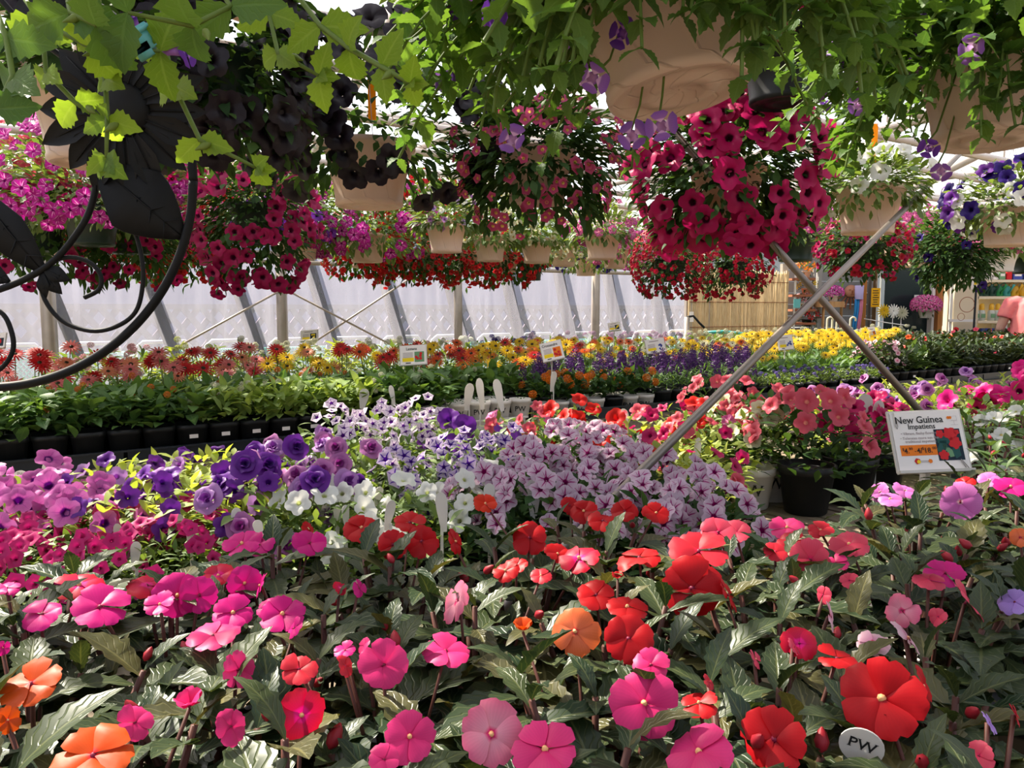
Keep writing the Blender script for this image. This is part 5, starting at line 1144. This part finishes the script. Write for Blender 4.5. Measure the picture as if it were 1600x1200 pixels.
# shop wall
wf = struct('wall_shop', None)
for k in range(16):
    z0 = .14*k; a, b, _, _ = rng2(1228, 1372, 400, 500, YS+.1); MB().box(((a+b)/2, YS+.12, z0+.07), (b-a, .03, .132), Matrix.Translation((0, 0, 0))).build('siding_board', MATS['siding'], wf, smooth=False)
slab('upper_wall', 1228, 1720, 250, 402, YS+.14, .08, 'siding', wf)
slab('panel', 1486, 1530, 400, 560, YS+.1, .05, 'cream_wall', wf, floor=True); slab('shelf_back', 1524, 1720, 395, 560, YS+.55, .03, 'shelf_beige', wf, floor=True)
slab('panel', 1372, 1380, 400, 560, YS+.1, .05, 'siding', wf, floor=True)
dr = struct('door_1', None)
slab('glass_pane', 1378, 1456, 400, 560, YS+.05, .012, 'dark_glass', dr, floor=True)
slab('frame_post', 1349, 1357, 395, 560, YS-.1, .10, 'orange_wood', dr, floor=True); slab('frame_post', 1357, 1365, 395, 560, YS-.06, .10, 'grey_post', dr, floor=True); slab('frame_post', 1365, 1373, 395, 560, YS-.02, .10, 'tan_wood', dr, floor=True)
slab('frame_post', 1462, 1478, 395, 560, YS-.1, .14, 'orange_wood', dr, floor=True); slab('door_trim', 1456, 1461, 395, 560, YS-.06, .10, 'white_paint', dr, floor=True); slab('door_trim', 1479, 1486, 395, 560, YS-.04, .10, 'cream_wall', dr, floor=True)
slab('door_rail', 1480, 1525, 499, 503, YS, .03, 'white_paint', dr); slab('door_trim', 1484, 1489, 400, 560, YS+.02, .05, 'white_paint', dr, floor=True)
def obj_at(nm, px, py, Y, label, cat, grp=None): return thing(nm, at(px, py, Y), label, cat, grp)
# ladder rack
Yl = YS-.35; o = thing('ladder_rack', Vector((at(1260, 500, Yl).x, Yl, 0)), 'white and rust ladder shelf beside the bamboo screen', 'shelf'); b = o.location.copy()
slab('upright', 1240, 1245, 420, 540, Yl, .05, 'white_paint', o, b, True); slab('upright', 1268, 1273, 420, 540, Yl, .05, 'grey_post', o, b, True); slab('upright', 1275, 1285, 415, 540, Yl+.1, .08, 'grey_post', o, b, True)
for y in (434, 460, 483, 504): slab('shelf_board', 1243, 1275, y, y+3.5, Yl-.02, .3, 'rust', o, b)
slab('sign_flap', 1240, 1251, 467, 481, Yl-.05, .01, 'green_flap' if 'green_flap' in MATS else 'teal_clip', o, b)
def tuft(px, py, Y, r, mat, label, pot='cream_pot', n=26, leaf='leaf_dark'):
    P = at(px, py, Y); o = thing('potted_flower', P, label, 'potted plant', 'small pots at the shop front'); link('pot', round_pot(pot, r*.35, r*.5, r*.6), o)
    ms = [frame(d+UP*.2, UP, d*r*.3+UP*r*.8, r*.7) for d in sph(24)]; f = link('foliage', scatter('foliage', TM['small'], ms, MATS[leaf]), o); f['kind'] = 'stuff'
    f = link('blossoms', scatter('blossoms', TM['floret'], [face(d, Vector((d.x*r, d.y*r, d.z*r*.7))+UP*r*.9, r*.22) for d in sph(n) if d.z > -.4], MATS[mat]), o); f['kind'] = 'stuff'
tuft(1258, 434, Yl+.1, .13, 'f_orange', 'pot of orange flowers on the topmost ladder shelf'); tuft(1260, 460, Yl+.1, .12, 'g_yellow', 'pot of yellow flowers on the second ladder shelf', 'terracotta'); tuft(1256, 483, Yl+.1, .12, 'f_pinkmix', 'white trough of pink flowers on a ladder shelf', 'white_plastic'); tuft(1262, 510, Yl+.1, .14, 'g_red', 'pot of dark red flowers low on the ladder', 'dark_pot')
# plank table with pot
Yt = YS-.3; o = thing('plank_table', Vector((at(1300, 500, Yt).x, Yt, 0)), 'rough wooden plank table before grey siding', 'table'); b = o.location.copy()
slab('table_top', 1281, 1320, 471, 480, Yt-.15, .35, 'tan_wood', o, b); slab('leg', 1284, 1289, 480, 560, Yt-.1, .05, 'tan_wood', o, b, True); slab('leg', 1312, 1317, 480, 560, Yt+.1, .05, 'tan_wood', o, b, True)
tuft(1302, 471, Yt, .115, 'pet_star', 'white pot of purple flowers on the plank table', 'white_plastic', 60)
# sun face plaque
P = at(1329, 455, YS+.08); o = thing('sun_plaque', P, 'terracotta sun face plaque with long rays on siding', 'plaque')
MB().lathe([(.001, -.05), (.06, -.045), (.075, -.02), (.078, 0), (.001, 0)], 20, Matrix.Rotation(math.pi/2, 4, 'X') @ Matrix.Scale(-1, 4, (0, 0, 1))).build('sun_face', MATS['terracotta'], o)
for s in (-1, 1): MB().box((s*.028, -.052, .015), (.022, .01, .008)).build('eye', MATS['rust'], o, smooth=False)
MB().box((0, -.055, -.01), (.012, .014, .035)).build('nose', MATS['rust'], o, smooth=False); MB().box((0, -.05, -.038), (.035, .01, .008)).build('mouth', MATS['rust'], o, smooth=False)
for k in range(9):
    a = math.pi*(1.05+.9*k/8); MB().beam(Vector((math.cos(a)*.085, -.01, math.sin(a)*.085)), Vector((math.cos(a)*.20, -.01, math.sin(a)*.22)), .022, .012).build('sun_ray', MATS['rust'], o, smooth=False)
# windsock
P = at(1343, 446, YS-.3); o = thing('windsock', P, 'blue and pink fabric windsock with long tails', 'windsock'); plain('sock_blue', srgb(60, 150, 215), .7, .1, trans=.3); plain('sock_pink', srgb(222, 140, 170), .7, .1, trans=.3); plain('sock_lav', srgb(190, 180, 220), .7, .1, trans=.3)
MB().lathe([(.045, -.16), (.05, 0), (.048, 0), (.043, -.16)], 12, cap0=False).build('sleeve', MATS['sock_lav'], o)
for i, (x, mt) in enumerate(((-.03, 'sock_blue'), (-.005, 'sock_blue'), (.02, 'sock_pink'), (.038, 'sock_pink'))): MB().tube([(x, 0, -.14), (x*1.05, .01, -.3), (x*1.1-.02, 0, -.45), (x-.02, .01, -.58)], [.016, .015, .014, .008], 5).build('tail', MATS[mt], o)
MB().bar((0, 0, 0), (0, 0, .5), .003).build('cord', MATS['steel_wire'], o)
# yellow hanging card
P = at(1368, 465, YS-.16); o = thing('notice_sign', P, 'yellow hanging card with dark lettering by the door', 'sign'); MB().box((0, 0, 0), (.105, .006, .225)).build('card', MATS['yellow_card'], o, smooth=False)
for k in range(7): MB().box((U(-.006, .006), -.004, .082-.027*k), (.075*U(.6, 1), .001, .010)).build('text_line', MATS['print_black'], o, smooth=False)
MB().bar((0, 0, .11), (0, .0, .2), .002).build('cord', MATS['steel_wire'], o)
# paper on the glass
P = at(1437, 467, YS+.03); o = thing('paper_notice', P, 'white paper notice taped to the dark glass', 'sign'); MB().box((0, 0, 0), (.135, .004, .095)).build('paper', MATS['paper'], o, smooth=False)
link('lettering', text_mesh('Please', 'blue_print'), o, Matrix.Translation((0, -.003, .012)) @ Matrix.Rotation(math.pi/2, 4, 'X') @ Matrix.Scale(.036, 4))
for k in range(2): MB().box((.0, -.003, -.008-.018*k), (.08-.04*k, .001, .007)).build('text_line', MATS['blue_print'], o, smooth=False)
# pinwheels and bouquet
for px, py, mt, lb in ((1381, 486, 'g_yellow', 'yellow pinwheel before the dark glass'), (1396, 486, 'f_white', 'white pinwheel before the dark glass'), (1409, 489, 'f_creamy', 'cream pinwheel beside the white one')):
    P = at(px, py, YS-.25); o = thing('pinwheel', P, lb, 'pinwheel', 'pinwheels by the door'); link('blades', scatter('blades', TM['gerb'], [face(Vector((0, -1, .1)), Vector((0, 0, 0)), .085)], MATS[mt]), o); MB().bar((0, .01, 0), (0, .01, -P.z), .004).build('stick', MATS['white_paint'], o)
P = at(1446, 495, YS-.2); tuft(1446, 497, YS-.2, .17, 'pet_pinkstar', 'bunch of pink flowers in a wrapped pot by the glass', 'white_plastic', 110)
# rope
tag(MB().tube([at(1350, 498, YS-.2), at(1390, 505, YS-.35), at(1420, 509, YS-.5)], .006, 5).build('barrier_rope', MATS['white_paint']), 'white rope strung from the orange door post', 'rope')
# garden hooks in a bundle
for i, px in enumerate((1291, 1299, 1306, 1327)):
    P = at(px, 540, YS-.9); o = thing('plant_hook', P, f'cream crook-topped plant stake, {ORD[i]} from the ladder', 'plant stake', 'crook-topped stakes'); h = at(px, 500, YS-.9).z-P.z
    MB().tube([(0, 0, -P.z), (0, 0, h)]+[(.03-.03*math.cos(a), 0, h+.03*math.sin(a)) for a in np.linspace(.4, 3.6, 7)], .010, 6).build('crook', MATS['shelf_beige'], o)
# shop shelves
Yh = YS+.25; sh = thing('shop_shelf', Vector((at(1580, 500, Yh).x, Yh, 0)), 'beige shop shelving with cans and sprayers', 'shelf'); b = sh.location.copy()
for y in (437, 463, 501): slab('shelf_board', 1528, 1720, y, y+4, Yh-.1, .4, 'shelf_beige', sh, b)
slab('upright', 1524, 1529, 395, 560, Yh-.1, .42, 'cream_wall', sh, b, True); slab('base_panel', 1528, 1720, 530, 560, Yh-.05, .3, 'shelf_beige', sh, b, True)
def box_item(nm, x0, x1, y0, y1, mat, lb, cat, grp=None, band=None):
    Y = Yh+.02; a, c, z0, z1 = rng2(x0, x1, y0, y1, Y); o = thing(nm, ((a+c)/2, Y, z0), lb, cat, grp); w, h = c-a, z1-z0
    MB().box((0, 0, h/2), (w*.95, .12, h)).build('body', MATS[mat], o, smooth=False)
    MB().box((0, -.061, h*.55), (w*.7, .002, h*.3)).build('printed_label', MATS[band or 'grey_print'], o, smooth=False)
for x0, x1, m_, b_, lb in ((1527, 1536, 'paper', 'grey_print', 'white carton first on the upper shelf'), (1537, 1546, 'white_paint', 'grey_print', 'plain white carton second on the upper shelf'), (1547, 1556, 'paper', 'grey_print', 'pale carton third on the upper shelf'), (1557, 1567, 'green_print', 'paper', 'soft green carton on the upper shelf'), (1568, 1577, 'red_print', 'red_print', 'red carton on the upper shelf'), (1578, 1594, 'blue_print', 'paper', 'blue patterned carton on the upper shelf'), (1595, 1606, 'blue_print', 'grey_print', 'dark blue carton last on the upper shelf')): box_item('carton', x0, x1, 424, 437, m_, lb, 'box', 'cartons on the upper shelf', b_)
plain('can_dark', (.02, .07, .05), .4, .4); plain('can_green', (.02, .26, .07), .4, .4); plain('can_teal', (.05, .36, .33), .4, .4); plain('can_yellow', (.75, .42, .03), .4, .4)
for i, (px, mt, nm) in enumerate(((1528, 'can_dark', 'dark green'), (1537, 'can_dark', 'dark green'), (1549, 'can_dark', 'dark green'), (1559, 'can_green', 'bright green'), (1571, 'can_teal', 'teal'), (1584, 'can_yellow', 'yellow'), (1597, 'can_yellow', 'yellow'))):
    P = at(px, 463, Yh); o = thing('watering_can', P, f'{nm} plastic watering can, {ORD[i]} on the middle shelf', 'watering can', 'watering cans on the middle shelf')
    MB().lathe([(.045, 0), (.055, .01), (.048, .11), (.03, .13), (.001, .13)], 14).build('body', MATS[mt], o); MB().tube([(.0, -.05, .03), (.02, -.09, .10), (.03, -.11, .14)], [.014, .011, .016], 6).build('spout', MATS[mt], o); MB().tube([(-.01, -.02, .13), (-.02, .0, .17), (-.05, .02, .15), (-.055, .02, .06)], .007, 6).build('handle', MATS[mt], o)
plain('clear_bottle', (.72, .74, .66), .2, .5, trans=.4)
for i, px in enumerate((1523.5, 1533, 1548, 1558, 1574, 1588)):
    P = at(px, 501, Yh-.05); o = thing('spray_bottle', P, f'clear bottle with yellow cap, {ORD[i]} on the lower shelf', 'bottle', 'yellow-capped bottles')
    MB().lathe([(.036, 0), (.04, .01), (.04, .11), (.022, .14)], 12).build('body', MATS['clear_bottle'], o); MB().lathe([(.028, .13), (.03, .135), (.028, .19), (.015, .21), (.001, .21)], 12).build('cap', MATS['can_yellow'], o); MB().box((0, -.041, .06), (.05, .004, .05)).build('printed_label', MATS['green_print'], o, smooth=False)
box_item('carton', 1528, 1550, 513, 531, 'blue_print', 'blue and white carton below the shop shelves', 'box', None, 'paper'); box_item('carton', 1552, 1570, 506, 531, 'paper', 'framed white carton below the shop shelves', 'box', None, 'green_print')
# shepherd hook stand
P = at(1520, 540, YS-.6); P.z = 0; o = thing('shepherd_hook', P, 'thin black iron hook stand with wire loops', 'plant hook'); z1 = at(1520, 448, YS-.6).z
MB().bar((0, 0, 0), (0, 0, z1), .012).build('pole', MATS['black_iron'], o); zc = at(1511, 476, YS-.6).z; xc = at(1511, 476, YS-.6).x-P.x
MB().tube([(xc+.085*math.cos(a), 0, zc+.085*math.sin(a)) for a in np.linspace(0, 6.28, 22)], .004, 5).build('wire_loop', MATS['rust'], o); zc = at(1503, 495, YS-.6).z; MB().tube([(xc-.06+.04*math.cos(a), 0, zc+.04*math.sin(a)) for a in np.linspace(0, 6.28, 16)], .003, 5).build('wire_loop', MATS['rust'], o)
P = at(1521, 453, YS-.1); o = thing('white_bottle', P, 'white bottle with a yellow patch atop the hook stand', 'bottle'); MB().lathe([(.03, 0), (.034, .01), (.03, .13), (.012, .17), (.010, .20), (.001, .2)], 12).build('body', MATS['white_paint'], o); MB().box((0, -.033, .08), (.03, .004, .04)).build('printed_label', MATS['yellow_print'], o, smooth=False)
# hose stand at the end of the film wall
P = at(1073, 520, 7.9); P.z = 0; o = thing('water_tap', P, 'standing pipe with black tap at the film wall end', 'tap'); zt = at(1073, 503, 7.9).z
MB().bar((0, 0, 0), (0, 0, zt+.05), .028, 8).build('pipe', MATS['alu'], o); MB().tube([(0, 0, zt+.05), (.06, -.02, zt+.06), (.12, -.03, zt-.01), (.17, -.04, zt-.06)], .012, 6).build('spout', MATS['black_iron'], o)
tag(MB().tube([at(1100, 520, 7.7), at(1130, 518.5, 7.7), at(1163, 522, 7.8), at(1170, 540, 7.8), Vector((at(1170, 540, 7.8).x, 7.8, .02))], .018, 6).build('garden_hose', MATS['can_teal']), 'pale green garden hose loop before the bamboo screen', 'hose')

# ------------------------------------------------------------------ person seen from behind at the shop
plain('skin', (.62, .36, .27), .5, .3); plain('shirt', srgb(226, 130, 124), .8, .1, c2=srgb(210, 110, 118), scale=14); plain('trousers', (.05, .06, .09), .8, .1); plain('hair', (.30, .26, .22), .7, .2); plain('shoe', (.05, .04, .04), .6, .2)
Yp = 8.6; px0 = at(1585, 482, Yp); per = thing('person', Vector((px0.x+.02, Yp, 0)), 'person in a pink T-shirt bending towards the shop shelves', 'person'); per.rotation_euler = (0, .14, -.35); per.scale = (1.1, 1.1, 1.0)
def skin(nm, verts, edges, rad, mat, parent=per, root=0):
    me = bpy.data.meshes.new(nm); me.from_pydata(verts, edges, []); me.materials.append(MATS[mat]); o = link(nm, me, parent)
    sk = o.modifiers.new('skin', 'SKIN'); sk.use_smooth_shade = True
    if not me.skin_vertices: me.attributes.new
    o.modifiers.new('sub', 'SUBSURF').levels = 2; o.modifiers['sub'].render_levels = 2
    return o, me
def loft(nm, rings, mat, parent, n=14, closed=True):
    """rings: (centre, rx, ry, tilt axis vector)"""
    v = []; f = []
    for c, rx, ry, ax in rings:
        ax = Vector(ax).normalized(); X = Vector((1, 0, 0)); X = (X-ax*X.dot(ax)).normalized(); Yv = ax.cross(X)
        for j in range(n): a = 2*math.pi*j/n; v.append(Vector(c)+X*math.cos(a)*rx+Yv*math.sin(a)*ry)
    for i in range(len(rings)-1):
        for j in range(n): f.append((i*n+j, i*n+(j+1) % n, (i+1)*n+(j+1) % n, (i+1)*n+j))
    f.append(tuple(range(n-1, -1, -1))); f.append(tuple((len(rings)-1)*n+j for j in range(n)))
    o = MB().add(v, f).build(nm, MATS[mat], parent); o.modifiers.new('sub', 'SUBSURF').render_levels = 2; return o
# one continuous body grown from joined lofts via voxel remesh
body = MB()
def limb(pts):
    rings = []
    for i, (p, r) in enumerate(pts):
        rings.append((p, r))
    body.tube([p for p, r in rings], [r for p, r in rings], 12)
limb([((0, .0, .92), .15), ((0, .03, 1.05), .155), ((0, .07, 1.22), .165), ((0, .11, 1.36), .17), ((0, .13, 1.44), .12), ((0, .15, 1.50), .06), ((0, .17, 1.56), .055)])
limb([((0, .17, 1.54), .05), ((0, .18, 1.60), .085), ((0, .19, 1.67), .095), ((0, .19, 1.74), .085), ((0, .19, 1.79), .04)])
limb([((0, .10, 1.66), .012), ((0, .095, 1.655), .01)])
for s in (-1, 1):
    limb([((s*.10, .0, .95), .10), ((s*.10, .01, .75), .085), ((s*.10, .03, .48), .06), ((s*.10, .0, .25), .052), ((s*.10, -.02, .08), .04)]); limb([((s*.10, -.06, .04), .04), ((s*.10, .04, .04), .045), ((s*.10, .15, .03), .03)])
    limb([((s*.15, .12, 1.40), .07), ((s*.20, .10, 1.38), .065), ((s*.235, .08, 1.24), .05), ((s*.25, .10, 1.10), .042), ((s*.22, .22, .98), .036), ((s*.19, .31, .95), .028)])
    hand = Vector((s*.185, .345, .945)); limb([(hand-Vector((0, .03, 0)), .028), (hand+Vector((0, .03, -.005)), .032), (hand+Vector((0, .05, -.008)), .026)])
    for k in range(4): limb([(hand+Vector((s*(.022-.015*k), .045, -.008)), .009), (hand+Vector((s*(.022-.015*k), .085-.005*abs(k-1.5), -.018)), .008), (hand+Vector((s*(.022-.015*k), .11-.006*abs(k-1.5), -.045)), .007)])
    limb([(hand+Vector((-s*.025, .0, 0)), .011), (hand+Vector((-s*.05, .03, -.01)), .009), (hand+Vector((-s*.052, .055, -.02)), .008)])
    limb([((s*.092, .19, 1.66), .022), ((s*.10, .185, 1.665), .018)])
bd = body.build('body', MATS['skin'], per); rm = bd.modifiers.new('remesh', 'REMESH'); rm.mode = 'VOXEL'; rm.voxel_size = .011; rm.use_smooth_shade = True
sm = bd.modifiers.new('smooth', 'SMOOTH'); sm.iterations = 4
sb = MB()
_b = body; body = sb
limb([((0, .0, .93), .175), ((0, .02, 1.00), .18), ((0, .04, 1.10), .175), ((0, .07, 1.22), .182), ((0, .11, 1.36), .185), ((0, .13, 1.44), .135), ((0, .145, 1.475), .075)])
for s in (-1, 1): limb([((s*.13, .12, 1.41), .085), ((s*.20, .10, 1.385), .085), ((s*.228, .085, 1.29), .075), ((s*.238, .08, 1.22), .074)])
st_ = sb.build('shirt', MATS['shirt'], per); rm = st_.modifiers.new('remesh', 'REMESH'); rm.mode = 'VOXEL'; rm.voxel_size = .012; rm.use_smooth_shade = True; sm = st_.modifiers.new('smooth', 'SMOOTH'); sm.iterations = 5
tb = MB(); body = tb
limb([((0, .0, .90), .165), ((0, .0, .98), .17)])
for s in (-1, 1): limb([((s*.09, .0, .93), .115), ((s*.10, .01, .75), .098), ((s*.10, .03, .48), .08), ((s*.10, .0, .25), .078), ((s*.10, -.02, .09), .075)])
tr_ = tb.build('trousers', MATS['trousers'], per); rm = tr_.modifiers.new('remesh', 'REMESH'); rm.mode = 'VOXEL'; rm.voxel_size = .013; rm.use_smooth_shade = True; sm = tr_.modifiers.new('smooth', 'SMOOTH'); sm.iterations = 4
hb_ = MB(); body = hb_
limb([((0, .15, 1.60), .075), ((0, .165, 1.67), .102), ((0, .175, 1.74), .095), ((0, .18, 1.795), .05)])
hr = hb_.build('hair', MATS['hair'], per); rm = hr.modifiers.new('remesh', 'REMESH'); rm.mode = 'VOXEL'; rm.voxel_size = .012; rm.use_smooth_shade = True
for s in (-1, 1): MB().tube([(s*.10, -.07, .045), (s*.10, .03, .05), (s*.10, .13, .04), (s*.10, .17, .035)], [.045, .05, .045, .03], 10).build('shoe', MATS['shoe'], per)
print('objects', len(bpy.data.objects), 'meshes', len(bpy.data.meshes), 'tris', sum(len(m.polygons)*2 for m in bpy.data.meshes))
